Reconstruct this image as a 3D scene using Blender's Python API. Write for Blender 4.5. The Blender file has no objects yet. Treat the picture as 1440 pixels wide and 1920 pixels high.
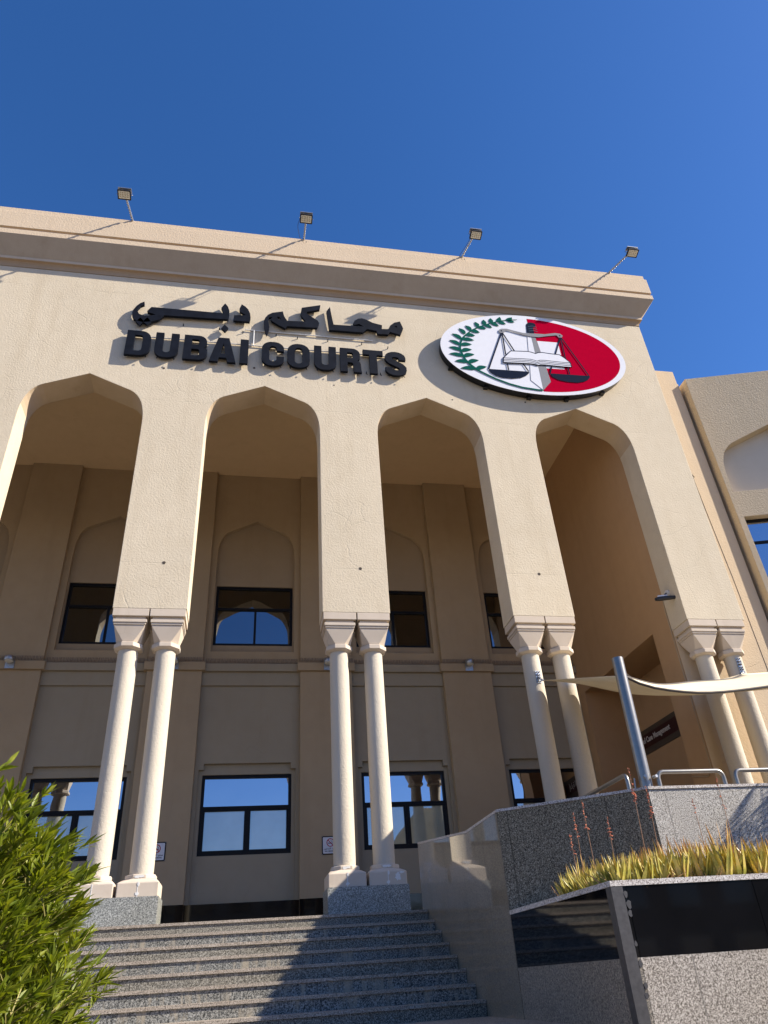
import bpy, bmesh, math, random, json
from mathutils import Vector, Matrix
from mathutils.geometry import tessellate_polygon
R = math.radians
random.seed(7)
scene = bpy.context.scene
COL = scene.collection

# ------------------------------------------------------------------ camera
cam_d = bpy.data.cameras.new('camera'); cam = bpy.data.objects.new('camera', cam_d); COL.objects.link(cam)
right = Vector((0.98356, -0.17083, -0.0590)); fwd = Vector((0.17540, 0.82143, 0.54267)).normalized()
yaw, pit, rol = 0.2105497, 0.5742273, -0.0712592
cy, sy = math.cos(yaw), math.sin(yaw)
fwd = Vector((sy*math.cos(pit), cy*math.cos(pit), math.sin(pit)))
r0 = Vector((cy, -sy, 0)); u0 = r0.cross(fwd)
rv = math.cos(rol)*r0 + math.sin(rol)*u0; uv = -math.sin(rol)*r0 + math.cos(rol)*u0
m = Matrix((rv, uv, -fwd)).transposed().to_4x4(); m.translation = Vector((0, -13.5, 1.6))
cam.matrix_world = m
cam_d.sensor_fit = 'HORIZONTAL'; cam_d.sensor_width = 36.0; cam_d.lens = 1358.866/1440*36
cam_d.clip_start = 0.05; cam_d.clip_end = 3000
scene.camera = cam

# ------------------------------------------------------------------ world, sun, exposure
SUN_AZ, SUN_EL = 21.0, 36.0          # azimuth measured from +X towards -Y
sdir = Vector((math.cos(R(SUN_AZ))*math.cos(R(SUN_EL)), -math.sin(R(SUN_AZ))*math.cos(R(SUN_EL)), math.sin(R(SUN_EL))))
w = bpy.data.worlds.new('World'); scene.world = w; w.use_nodes = True
nt = w.node_tree; nt.nodes.clear()
sky = nt.nodes.new('ShaderNodeTexSky'); sky.sky_type = 'NISHITA'; sky.sun_disc = False
sky.sun_elevation = R(SUN_EL); sky.sun_rotation = R(90 + SUN_AZ)
sky.air_density = 1.0; sky.dust_density = 0.35; sky.ozone_density = 5.0; sky.altitude = 300
bg = nt.nodes.new('ShaderNodeBackground'); bg.inputs['Strength'].default_value = 0.1
ow = nt.nodes.new('ShaderNodeOutputWorld')
hs = nt.nodes.new('ShaderNodeHueSaturation'); hs.inputs['Saturation'].default_value = 1.22
nt.links.new(sky.outputs[0], hs.inputs['Color']); tm = nt.nodes.new('ShaderNodeMix'); tm.data_type = 'RGBA'; tm.blend_type = 'MULTIPLY'; tm.inputs[0].default_value = 1; tm.inputs[7].default_value = (1.09, .875, .98, 1)
nt.links.new(hs.outputs[0], tm.inputs[6]); nt.links.new(tm.outputs[2], bg.inputs['Color']); nt.links.new(bg.outputs[0], ow.inputs['Surface'])
sl = bpy.data.lights.new('sun', 'SUN'); sl.energy = 5.0; sl.angle = R(0.53); sl.color = (1.0, 0.93, 0.82)
so = bpy.data.objects.new('sun', sl); COL.objects.link(so)
so.rotation_euler = sdir.to_track_quat('Z', 'Y').to_euler(); so.location = (20, -10, 30)
scene.view_settings.view_transform = 'Standard'; scene.view_settings.look = 'None'
scene.view_settings.gamma = 1.0; scene.view_settings.use_curve_mapping = False
scene.view_settings.exposure = 0.95
scene.cycles.max_bounces = 10; scene.cycles.diffuse_bounces = 5; scene.cycles.glossy_bounces = 5

# ------------------------------------------------------------------ material helpers
class NT:
    def __init__(s, name):
        s.m = bpy.data.materials.new(name); s.m.use_nodes = True
        s.t = s.m.node_tree; s.t.nodes.clear()
        s.out = s.t.nodes.new('ShaderNodeOutputMaterial')
        s.b = s.t.nodes.new('ShaderNodeBsdfPrincipled'); s.t.links.new(s.b.outputs[0], s.out.inputs[0])
        g = s.t.nodes.new('ShaderNodeNewGeometry'); s.pos = g.outputs['Position']; s.nrm = g.outputs['Normal']
    def n(s, ty, **k):
        nd = s.t.nodes.new(ty)
        for a, v in k.items(): setattr(nd, a, v)
        return nd
    def l(s, a, b): s.t.links.new(a, b)
    def inp(s, nd, **k):
        for a, v in k.items():
            i = nd.inputs[a.replace('_', ' ')] if isinstance(a, str) else nd.inputs[a]
            if hasattr(v, 'is_output') or hasattr(v, 'links'): s.l(v, i)
            else: i.default_value = v
    def noise(s, sc, det=4, rough=.55, vec=None, dist=0):
        nd = s.n('ShaderNodeTexNoise'); nd.inputs['Scale'].default_value = sc; nd.inputs['Detail'].default_value = det
        nd.inputs['Roughness'].default_value = rough; nd.inputs['Distortion'].default_value = dist
        s.l(vec or s.pos, nd.inputs['Vector']); return nd.outputs[0]
    def vscale(s, v3, vec=None):
        nd = s.n('ShaderNodeVectorMath', operation='MULTIPLY'); s.l(vec or s.pos, nd.inputs[0]); nd.inputs[1].default_value = v3
        return nd.outputs[0]
    def ramp(s, f, stops, interp='LINEAR'):
        nd = s.n('ShaderNodeValToRGB'); cr = nd.color_ramp; cr.interpolation = interp
        while len(cr.elements) < len(stops): cr.elements.new(.5)
        for e, (p, c) in zip(cr.elements, stops):
            e.position = p; e.color = (*c, 1) if isinstance(c, tuple) else (c, c, c, 1)
        s.l(f, nd.inputs[0]); return nd.outputs[0]
    def mix(s, f, a, b, mode='MIX'):
        nd = s.n('ShaderNodeMix', data_type='RGBA', blend_type=mode)
        for i, v in ((0, f), (6, a), (7, b)):
            if hasattr(v, 'links'): s.l(v, nd.inputs[i])
            elif isinstance(v, tuple): nd.inputs[i].default_value = (*v, 1)
            else: nd.inputs[i].default_value = v
        return nd.outputs[2]
    def math(s, op, a, b=0.0, c=None):
        nd = s.n('ShaderNodeMath', operation=op)
        for i, v in enumerate((a, b) if c is None else (a, b, c)):
            if hasattr(v, 'links'): s.l(v, nd.inputs[i])
            else: nd.inputs[i].default_value = v
        return nd.outputs[0]
    def bump(s, h, strength, dist, nrm=None):
        nd = s.n('ShaderNodeBump'); nd.inputs['Strength'].default_value = strength; nd.inputs['Distance'].default_value = dist
        s.l(h, nd.inputs['Height'])
        if nrm: s.l(nrm, nd.inputs['Normal'])
        return nd.outputs[0]
    def sep(s):
        nd = s.n('ShaderNodeSeparateXYZ'); s.l(s.pos, nd.inputs[0]); return nd.outputs
    def fin(s, col, rough=.8, nrm=None, spec=None, metal=None):
        for k, v in (('Base Color', col), ('Roughness', rough), ('Specular IOR Level', spec), ('Metallic', metal)):
            if v is None: continue
            if hasattr(v, 'links'): s.l(v, s.b.inputs[k])
            elif isinstance(v, tuple): s.b.inputs[k].default_value = (*v, 1)
            else: s.b.inputs[k].default_value = v
        if nrm: s.l(nrm, s.b.inputs['Normal'])
        return s.m

def stucco(name, col, rough_amt=1.0, crack=0.5, stain=0.5, dist=.012, joints=()):
    s = NT(name)
    big = s.noise(.45, 4, .6); mid = s.noise(3.2, 5, .6); streak = s.noise(1.0, 5, .65, s.vscale((2.2, 2.2, .22)))
    c = s.mix(s.ramp(big, [(.3, 0.), (.7, 1.)]), tuple(v*(1-.05*stain) for v in col), tuple(min(1, v*(1+.05*stain)) for v in col))
    c = s.mix(s.math('MULTIPLY', s.ramp(mid, [(.35, 0.), (.75, 1.)]), .35*stain), c, tuple(v*k for v, k in zip(col, (.84, .80, .74))))
    c = s.mix(s.math('MULTIPLY', s.ramp(streak, [(.52, 0.), (.78, 1.)]), .40*stain), c, tuple(v*k for v, k in zip(col, (.74, .69, .62))))
    h1 = s.noise(22, 3, .6, dist=.4); h2 = s.noise(48, 2, .5)
    h = s.math('ADD', s.math('MULTIPLY', h1, .75), s.math('MULTIPLY', h2, .3))
    if crack > 0:
        wob = s.n('ShaderNodeMix', data_type='VECTOR'); s.l(s.pos, wob.inputs[4])
        nz = s.n('ShaderNodeTexNoise'); nz.inputs['Scale'].default_value = 3; nz.inputs['Detail'].default_value = 4; s.l(s.pos, nz.inputs['Vector'])
        s.l(nz.outputs[1], wob.inputs[5]); wob.inputs[0].default_value = .16
        v = s.n('ShaderNodeTexVoronoi', feature='DISTANCE_TO_EDGE'); v.inputs['Scale'].default_value = 1.25; s.l(wob.outputs[1], v.inputs['Vector'])
        ln = s.ramp(v.outputs['Distance'], [(0.0, 1.), (.010, 0.)])
        msk = s.ramp(s.noise(.55, 3, .5), [(.52, 0.), (.60, 1.)])
        k = s.math('MULTIPLY', ln, msk)
        c = s.mix(s.math('MULTIPLY', k, .40*crack), c, tuple(v_*.5 for v_ in col))
        h = s.math('SUBTRACT', h, s.math('MULTIPLY', k, .6*crack))
    if joints:
        zz = s.math('ADD', s.sep()[2], s.math('MULTIPLY', s.noise(1.7, 3, .5), .07))
        gate = s.ramp(s.noise(.9, 3, .6), [(.42, 0.), (.56, 1.)])
        for zj in joints:
            k = s.math('MULTIPLY', s.ramp(s.math('ABSOLUTE', s.math('SUBTRACT', zz, zj)), [(0.0, 1.), (.007, 0.)]), gate)
            c = s.mix(s.math('MULTIPLY', k, .38), c, tuple(v_*.5 for v_ in col)); h = s.math('SUBTRACT', h, s.math('MULTIPLY', k, .4))
    bv = s.n('ShaderNodeBevel', samples=3); bv.inputs['Radius'].default_value = .018
    return s.fin(c, .92, s.bump(h, rough_amt, dist, bv.outputs[0]), .15)

def granite(name, base, dark, light, scale=60, rough=.6, seam=None, polish=0.0, stain=None, bumpy=.15):
    s = NT(name)
    n1 = s.noise(scale, 2, .7); n2 = s.noise(scale*2.3, 1, .5); n3 = s.noise(1.1, 4, .6)
    c = s.ramp(n1, [(.40, dark), (.47, base), (.55, base), (.63, light)])
    c = s.mix(s.ramp(n2, [(.56, 0.), (.64, .85)]), c, light)
    c = s.mix(s.ramp(n2, [(.36, .8), (.42, 0.)]), c, dark)
    c = s.mix(s.math('MULTIPLY', s.ramp(n3, [(.35, 0.), (.7, 1.)]), .35), c, s.mix(1.0, c, (.72, .66, .56), 'MULTIPLY'))
    o = s.sep()
    if stain:
        st = s.noise(1.0, 6, .7, s.vscale((7, 7, 1.2)))
        c = s.mix(s.math('MULTIPLY', s.ramp(st, [(.52, 0.), (.64, 1.)]), .85), c, stain)
    if seam:
        ax, step, off, zs = seam
        q = s.math('FRACT', s.math('ADD', s.math('DIVIDE', o[ax], step), off))
        k = s.ramp(s.math('ABSOLUTE', s.math('SUBTRACT', q, .5)), [(0.0, 1.), (.0045/step, 1.), (.0055/step, 0.)])
        c = s.mix(s.math('MULTIPLY', k, .7), c, tuple(v*.35 for v in base))
        if zs:
            q2 = s.math('FRACT', s.math('ADD', s.math('DIVIDE', o[2], zs[0]), zs[1]))
            k2 = s.ramp(s.math('ABSOLUTE', s.math('SUBTRACT', q2, .5)), [(0.0, 1.), (.0045/zs[0], 1.), (.0055/zs[0], 0.)])
            c = s.mix(s.math('MULTIPLY', k2, .7), c, tuple(v*.35 for v in base))
    r = s.math('ADD', s.math('MULTIPLY', s.ramp(s.noise(2.5, 4, .6), [(.3, 0.), (.7, 1.)]), .12), rough)
    nr = s.bump(s.noise(scale*.9, 3, .6), bumpy, .004)
    s.fin(c, r, nr, .5 if rough < .6 else .2)
    if polish: 
        s.b.inputs['Coat Weight'].default_value = polish; s.b.inputs['Coat Roughness'].default_value = .02; s.b.inputs['Coat IOR'].default_value = 1.55
    return s.m

def plain(name, col, rough=.5, metal=0.0, spec=.5, var=.12, nscale=8, bumpd=0.0):
    s = NT(name)
    c = s.mix(s.ramp(s.noise(nscale, 4, .6), [(.3, 0.), (.7, 1.)]), tuple(v*(1-var) for v in col), tuple(min(1, v*(1+var)) for v in col))
    nr = s.bump(s.noise(nscale*6, 3, .6), .4, bumpd) if bumpd else None
    return s.fin(c, rough, nr, spec, metal)

def glass(name, tint, refl, under):
    s = NT(name)
    g = s.n('ShaderNodeBsdfGlossy'); g.inputs['Roughness'].default_value = .01; g.inputs['Color'].default_value = (*tint, 1)
    d = s.n('ShaderNodeBsdfDiffuse')
    c = s.mix(s.ramp(s.noise(1.3, 3, .5), [(.3, 0.), (.7, 1.)]), tuple(v*.8 for v in under), under); s.l(c, d.inputs['Color'])
    lw = s.n('ShaderNodeFresnel'); lw.inputs['IOR'].default_value = 1.5
    f = s.math('ADD', s.math('MULTIPLY', lw.outputs[0], .8), refl)
    nr = s.bump(s.noise(.9, 2, .4), .25, .02); s.l(nr, g.inputs['Normal'])
    mx = s.n('ShaderNodeMixShader'); s.l(f, mx.inputs[0]); s.l(d.outputs[0], mx.inputs[1]); s.l(g.outputs[0], mx.inputs[2])
    s.l(mx.outputs[0], s.out.inputs[0]); return s.m

def leafmat(name, stops, rough=.45, trans=.35):
    s = NT(name)
    oi = s.noise(9, 3, .7); c = s.ramp(oi, stops)
    c = s.mix(s.ramp(s.noise(60, 2, .6), [(.35, 0.), (.7, .35)]), c, s.mix(1.0, c, (.6, .7, .5), 'MULTIPLY'))
    s.fin(c, rough, None, .4)
    tr = s.n('ShaderNodeBsdfTranslucent'); c2 = s.mix(1.0, c, (1.5, 1.5, .6), 'MULTIPLY'); s.l(c2, tr.inputs['Color'])
    mx = s.n('ShaderNodeMixShader'); mx.inputs[0].default_value = trans
    s.l(s.b.outputs[0], mx.inputs[1]); s.l(tr.outputs[0], mx.inputs[2]); s.l(mx.outputs[0], s.out.inputs[0]); return s.m

MT = {}
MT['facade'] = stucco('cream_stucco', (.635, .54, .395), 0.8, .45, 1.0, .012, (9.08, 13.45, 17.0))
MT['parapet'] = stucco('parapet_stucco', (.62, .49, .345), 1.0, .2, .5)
MT['bead'] = stucco('shade_toned_moulding', (.44, .31, .19), .4, .0, .8, .006)  # bead and groove: their shade is put into this darker brown
MT['soffit'] = stucco('shade_darkened_chamfer', (.46, .38, .29), .6, .0, 1.0, .008)  # cornice chamfer: underside shade painted in as a darker base colour
MT['reveal'] = stucco('shade_toned_reveal', (.52, .40, .27), .6, .2, 1.0, .008)  # arch curve faces only: darker than the facade to carry soffit shade
MT['peach'] = stucco('peach_stucco', (.58, .45, .30), .8, .7, .6)
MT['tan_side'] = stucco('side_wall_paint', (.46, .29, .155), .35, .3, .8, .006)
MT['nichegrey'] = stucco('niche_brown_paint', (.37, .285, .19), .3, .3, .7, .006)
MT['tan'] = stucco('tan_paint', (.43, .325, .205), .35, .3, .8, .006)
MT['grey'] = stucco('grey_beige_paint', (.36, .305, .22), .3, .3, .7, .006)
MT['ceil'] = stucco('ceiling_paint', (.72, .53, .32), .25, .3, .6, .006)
MT['wing'] = stucco('wing_stucco', (.57, .465, .32), 1.3, .3, .7, .016)
MT['niche'] = stucco('niche_paint', (.60, .53, .42), .4, .2, .5, .006)
MT['column'] = stucco('column_render', (.55, .485, .385), 1.0, 0, .5, .010)
MT['cast'] = stucco('cast_stone', (.58, .49, .39), .25, .3, .9, .005)
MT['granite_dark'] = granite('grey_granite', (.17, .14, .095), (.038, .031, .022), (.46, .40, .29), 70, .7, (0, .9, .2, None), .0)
MT['granite_front'] = granite('rough_granite_panels', (.38, .355, .32), (.09, .08, .07), (.72, .69, .63), 90, .6, (0, .62, .35, None))
MT['granite_pol'] = granite('polished_brown_granite', (.215, .18, .125), (.095, .078, .054), (.34, .29, .21), 80, .34, (1, .95, .1, None), 1.0, None, .03)
MT['granite_pol2'] = granite('honed_brown_granite_panels', (.21, .18, .14), (.05, .045, .035), (.40, .35, .28), 60, .38, (1, .85, .3, None), .45)
MT['granite_front2'] = granite('planter_granite_panels', (.34, .30, .255), (.11, .09, .07), (.62, .56, .48), 62, .6, (0, .98, .02, (1.64*.62, .4)))
MT['riser'] = granite('riser_granite', (.185, .17, .14), (.05, .046, .038), (.42, .395, .33), 60, .6, (0, 1.35, .13, None), 0, None)
MT['riser_stained'] = granite('stained_riser_granite', (.17, .17, .155), (.04, .04, .038), (.40, .39, .35), 45, .6, (0, 1.15, .63, None), 0, (.36, .31, .23))
MT['nosing'] = granite('pinkish_granite', (.34, .285, .225), (.12, .10, .08), (.56, .49, .41), 75, .6, (0, 1.35, .05, None))
MT['plinth'] = granite('plinth_granite', (.26, .262, .232), (.08, .08, .07), (.52, .52, .47), 44, .45, None, .3)
MT['black_side'] = plain('black_mirror_stone', (.004, .004, .005), .04, 0, .75, .3, 3)
MT['black'] = plain('black_polished_stone', (.004, .004, .005), .05, 0, .5, .3, 3)
MT['rim'] = granite('pale_granite_rim', (.55, .50, .45), (.16, .13, .12), (.78, .74, .70), 70, .6)
MT['strip'] = plain('grey_edge_metal', (.075, .070, .068), .45, .3, .5, .2, 30, .001)
MT['frame'] = plain('black_window_frame', (.008, .007, .007), .45, 0, .2)
MT['glass_up'] = glass('tinted_glass', (.55, .60, .66), .30, (.010, .008, .006))
MT['glass_low'] = glass('mirror_glass', (.80, .86, .95), .52, (.012, .012, .014))
MT['glass_film'] = glass('pale_film_glass', (.70, .78, .82), .30, (.48, .50, .40))
MT['letter'] = plain('navy_sign_metal', (.008, .010, .016), .65, .0, .08, .3, 5)
MT['white_sign'] = plain('white_sign_face', (.70, .70, .73), .9, 0, .03, .02)
MT['red'] = plain('crimson_sign_face', (.40, .002, .024), 1.0, 0, 0.0, .04)
MT['green'] = plain('dark_green_sign_face', (.004, .085, .065), .9, 0, .03, .05)
MT['navy'] = plain('navy_sign_face', (.008, .014, .032), .9, 0, .03, .05)
MT['teal'] = plain('teal_sign_face', (.01, .05, .07), .4)
MT['sgrey'] = plain('grey_sign_face', (.24, .24, .25), .9, 0, .03, .03)
MT['rimblack'] = plain('black_sign_rim', (.006, .006, .007), .3)
MT['galv'] = plain('galvanised_steel', (.42, .43, .44), .40, .85, .5, .15, 20)
MT['steel'] = plain('brushed_stainless_steel', (.27, .255, .23), .34, .75, .5, .08, 20)
MT['lampblack'] = plain('lamp_housing', (.02, .02, .022), .45, 0)
MT['lampglass'] = plain('lamp_glass', (.85, .82, .72), .3, 0, .5, .05)
MT['white_metal'] = plain('white_painted_tube', (.72, .70, .66), .5)
MT['cable'] = plain('cable_rubber', (.03, .03, .03), .6)
MT['spike'] = plain('rusty_spikes', (.16, .11, .08), .6, .2)
MT['sail'] = plain('cream_sail_cloth', (.70, .60, .42), .85, 0, .2, .06, 3, .002)
MT['hem'] = plain('dark_hem_rope', (.07, .055, .045), .8)
MT['maroon'] = plain('maroon_sign_face', (.035, .006, .008), .4, 0, .4, .1)
MT['brownedge'] = plain('brown_sign_border', (.07, .055, .042), .4, 0, .4, .1)
MT['signtext'] = plain('pale_sign_text', (.60, .58, .55), .5, 0, .4, .02)
MT['paving'] = granite('beige_paving', (.12, .105, .085), (.07, .062, .05), (.17, .15, .12), 20, .75, (0, .6, .3, None))
MT['floor'] = granite('terrace_floor', (.25, .215, .17), (.15, .13, .10), (.36, .31, .25), 40, .55, (0, .6, .3, None))
MT['leaf'] = leafmat('shrub_leaf', [(.28, (.06, .095, .010)), (.5, (.18, .215, .017)), (.72, (.35, .34, .04))])
MT['stem'] = plain('shrub_stem', (.28, .24, .08), .6, 0, .3, .3, 12)
MT['aloe_base'] = leafmat('aloe_leaf', [(.25, (.60, .27, .10)), (.40, (.70, .55, .16)), (.56, (.42, .42, .10)), (.75, (.74, .64, .26))], .4, .3)
def aloe_mat():
    s = NT('aloe_leaf_tipped'); nz = s.noise(7, 3, .7)
    c = s.ramp(nz, [(.30, (.22, .25, .045)), (.47, (.52, .46, .09)), (.66, (.70, .56, .19))])
    z = s.math('ADD', s.sep()[2], s.math('MULTIPLY', s.noise(11, 2, .6), .34))
    c = s.mix(s.math('MULTIPLY', s.ramp(z, [(0., 0.), (1., 1.)]) if False else s.ramp(s.math('SUBTRACT', z, 2.50), [(.0, 0.), (.20, 1.)]), .6), c, (.66, .25, .09))
    s.fin(c, .4, None, .4)
    tr = s.n('ShaderNodeBsdfTranslucent'); s.l(s.mix(1.0, c, (1.3, 1.2, .7), 'MULTIPLY'), tr.inputs['Color'])
    mx = s.n('ShaderNodeMixShader'); mx.inputs[0].default_value = .28
    s.l(s.b.outputs[0], mx.inputs[1]); s.l(tr.outputs[0], mx.inputs[2]); s.l(mx.outputs[0], s.out.inputs[0]); return s.m
MT['aloe'] = aloe_mat()
MT['aloe_dry'] = plain('dry_leaf', (.42, .25, .12), .8, 0, .2, .35, 20)
MT['flower'] = plain('coral_flower', (.55, .17, .09), .6, 0, .3, .25, 60)
MT['stalk'] = plain('flower_stalk', (.30, .17, .10), .7, 0, .2, .2, 30)
MT['soil'] = plain('soil', (.06, .04, .025), .95, 0, .1, .4, 20, .01)
MT['patch'] = plain('white_filler', (.72, .70, .66), .9, 0, .1, .05, 30)
MT['hole'] = plain('dark_hole', (.06, .045, .035), .9)
MT['palm'] = leafmat('palm_leaf', [(.3, (.03, .07, .015)), (.7, (.08, .13, .03))])

# ------------------------------------------------------------------ mesh helpers
class MB:
    def __init__(s): s.v = []; s.f = []
    def add(s, vs, fs):
        k = len(s.v); s.v += [tuple(v) for v in vs]; s.f += [tuple(i+k for i in f) for f in fs]; return s
    def box(s, x0, x1, y0, y1, z0, z1):
        return s.add([(x0,y0,z0),(x1,y0,z0),(x1,y1,z0),(x0,y1,z0),(x0,y0,z1),(x1,y0,z1),(x1,y1,z1),(x0,y1,z1)],
            [(0,3,2,1),(4,5,6,7),(0,1,5,4),(1,2,6,5),(2,3,7,6),(3,0,4,7)])
    def rings(s, rings, cap=True):
        n = len(rings[0]); k = len(s.v)
        for r in rings: s.v += [tuple(p) for p in r]
        for a in range(len(rings)-1):
            for i in range(n):
                j = (i+1) % n; s.f.append((k+a*n+i, k+a*n+j, k+(a+1)*n+j, k+(a+1)*n+i))
        if cap:
            s.f.append(tuple(k+i for i in reversed(range(n)))); e = k+(len(rings)-1)*n; s.f.append(tuple(e+i for i in range(n)))
        return s
    def lathe(s, cx, cy, prof, n=32, rot=0):
        return s.rings([[(cx+r*math.cos(2*math.pi*(i+rot)/n), cy+r*math.sin(2*math.pi*(i+rot)/n), z) for i in range(n)] for z, r in prof])
    def tube(s, pts, r, n=8, cap=True):
        pts = [Vector(p) for p in pts]; rr = r if isinstance(r, (list, tuple)) else [r]*len(pts)
        rings = []; up = None
        for i, p in enumerate(pts):
            t = (pts[min(i+1, len(pts)-1)]-pts[max(i-1, 0)]).normalized()
            if up is None: up = Vector((0,0,1)) if abs(t.z) < .9 else Vector((1,0,0))
            a = t.cross(up).normalized(); b = a.cross(t).normalized(); up = b
            rings.append([p+rr[i]*(math.cos(2*math.pi*k/n)*a+math.sin(2*math.pi*k/n)*b) for k in range(n)])
        return s.rings(rings, cap)
    def cyl(s, c0, c1, r, n=16): return s.tube([c0, c1], r, n)
    def plate(s, loops, mp, d0, d1):
        ls = [[Vector((p[0], p[1], 0)) for p in L] for L in loops]
        tris = tessellate_polygon(ls); flat = [p for L in ls for p in L]; k = len(s.v); N = len(flat)
        s.v += [tuple(mp(p.x, p.y, d0)) for p in flat] + [tuple(mp(p.x, p.y, d1)) for p in flat]
        for t in tris: s.f.append(tuple(k+i for i in t)); s.f.append(tuple(k+N+i for i in reversed(t)))
        o = 0
        for L in ls:
            n = len(L)
            for i in range(n): s.f.append((k+o+i, k+o+(i+1) % n, k+N+o+(i+1) % n, k+N+o+i))
            o += n
        return s
    def build(s, name, mat, parent=None, smooth=False, org=None, slot=None):
        me = bpy.data.meshes.new(name)
        po = Vector(parent['_o']) if parent is not None else Vector(org or (0,0,0))
        me.from_pydata([tuple(Vector(v)-po) for v in s.v], [], s.f); me.update()
        bm = bmesh.new(); bm.from_mesh(me); bmesh.ops.recalc_face_normals(bm, faces=bm.faces); bm.to_mesh(me); bm.free()
        mats = mat if isinstance(mat, list) else [mat]
        for q in mats: me.materials.append(MT[q] if isinstance(q, str) else q)
        if smooth:
            for p in me.polygons: p.use_smooth = True
            try: me.set_sharp_from_angle(angle=R(40))
            except Exception: pass
        if slot:
            for i_, p_ in enumerate(me.polygons): p_.material_index = slot(i_, p_.center+po)
        o = bpy.data.objects.new(name, me); COL.objects.link(o)
        if parent is not None: o.parent = parent
        else: o.location = po
        o['_o'] = list(po)
        return o
def XZ(u, v, d): return (u, d, v)
def YZ(u, v, d): return (d, u, v)
def tag(o, label=None, cat=None, group=None, kind=None):
    for k, v in (('label', label), ('category', cat), ('group', group), ('kind', kind)):
        if v: o[k] = v
    return o
def thing(name, label, cat, loc, group=None):
    o = bpy.data.objects.new(name, None); COL.objects.link(o); o.location = loc; o['_o'] = list(loc)
    o.empty_display_size = .2
    return tag(o, label, cat, group)
def kids(o): return [c for c in bpy.data.objects if c.parent == o]
def copy_tree(o, par=None):
    c = o.copy(); COL.objects.link(c); c.parent = par
    for ch in kids(o): copy_tree(ch, c)
    return c
def dup(root, loc, label, rz=0):
    c = copy_tree(root); c.location = loc; c.rotation_euler.z = rz; c['label'] = label; return c
def arc(cx, cz, rx, rz, a0, a1, n=8):
    return [(cx+rx*math.cos(R(a0+(a1-a0)*i/n)), cz+rz*math.sin(R(a0+(a1-a0)*i/n))) for i in range(n+1)]
def stroke(pts, wd):
    P = [Vector((p[0], p[1])) for p in pts]; L = []; Rr = []
    for i, p in enumerate(P):
        a = (P[i]-P[i-1]).normalized() if i else None; b = (P[i+1]-P[i]).normalized() if i < len(P)-1 else None
        t = ((a or b)+(b or a)).normalized(); nn = Vector((-t.y, t.x)); c = max(.5, nn.dot(Vector((-(a or b).y, (a or b).x))))
        h = (wd[i] if isinstance(wd, list) else wd)/2/c
        L.append(tuple(p+nn*h)); Rr.append(tuple(p-nn*h))
    return L+Rr[::-1]
# ================================================================== dimensions
XA = [-3.985 + 4.096*i for i in range(-3, 4)]      # arch axes, the last four are in view
PIT, HW, PW = 4.096, 1.345, 1.406
XR = 11.08; ZP = 8.02; ZAP = 14.10; ZFL = 2.49; ZC = 15.65
XL = XA[0] - 2.05
def arch_pts(xc, hw, zs, za, full=True):
    """left spring -> apex -> right spring of the flattened pointed arch with round shoulders"""
    sh = (hw*.68, zs+.50*(za-zs)+.02); out = []
    P0 = Vector((-hw, zs-.35)); P1 = Vector((-hw, zs+.36*(za-zs)+.12)); P2 = Vector((-hw*.66, zs+.60*(za-zs)+.02))
    L = [P0*(1-t)**2+P1*2*t*(1-t)+P2*t*t for t in [i/9 for i in range(10)]]
    L.append(Vector((0, za)))
    pts = [(xc+p.x, p.y) for p in L] + [(xc-p.x, p.y) for p in reversed(L[:-1])]
    return pts

# ================================================================== ground and stairs
g = MB(); g.plate([[(-400, -400), (400, -400), (400, 400), (-400, 400)]], lambda u, v, d: (u, v, d), -.2, 0)
tag(g.build('ground', 'paving'), 'beige paved ground in front of the courthouse', None, None, 'structure'); 
o = bpy.data.objects['ground']; 
fl = MB(); fl.box(-16.5, 2.871, -1.205, 6.4, .02, ZFL-.045); fl.plate([[(2.875, -4.9), (3.4, -4.98), (4.42, -5.70), (13.5, -5.70), (13.5, 6.4), (2.875, 6.4)]], lambda u, v, d: (u, v, d), .02, ZFL)
fl.box(-16.5, 2.871, -1.20, 6.4, ZFL-.044, ZFL)
tag(fl.build('terrace_floor', 'floor'), 'raised terrace floor under the arcade', None, None, 'structure')
st = thing('stairs', 'wide granite stairs with pinkish nosings rising to the arcade between shrub and side wall', 'stairs', (-1.5, -4, 0))
def step(i, ytop, z, depth):
    x0, x1 = -8.0, 2.868
    n = MB(); n.box(x0, x1, ytop-.0, ytop+depth, z-.036, z)
    s_ = n.build('step', 'nosing', st)
    r = MB(); r.box(x0, x1-.002, ytop+.020, ytop+depth-.002, max(z-.161, 0.005), z-.0365)
    r.build('riser', 'riser_stained' if i in (1, 3, 5, 6) else 'riser', s_)
for i in range(8): step(i, -1.235-.365*i, ZFL-.161*i, .395)
lz = ZFL-.161*8
step(8, -6.30, lz, 6.30-3.76)
k = 1
while lz-.161*k > .02:
    step(8+k, -6.30-.365*k, lz-.161*k, .395); k += 1

# ================================================================== courthouse
ch = thing('courthouse', 'cream stucco courthouse front with tall pointed arches, deep cornice and shaded arcade', 'building', (-2, 3, 0))
aw = MB()
loop = [(XL, 17.70), (XL, ZP)]
for x in XA:
    loop += [(x-HW, ZP)] + arch_pts(x, HW, 13.05, ZAP) + [(x+HW, ZP)]
loop += [(XR, ZP), (XR, 17.70)]
aw.plate([loop], XZ, 0.0, .67)
arcade = aw.build('arcade_wall', ['facade', 'reveal'], ch, slot=lambda i, c: 1 if abs(c.y-.335) < .02 and 13.0 < c.z < 14.2 and c.x < XR-.5 else 0)
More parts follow.
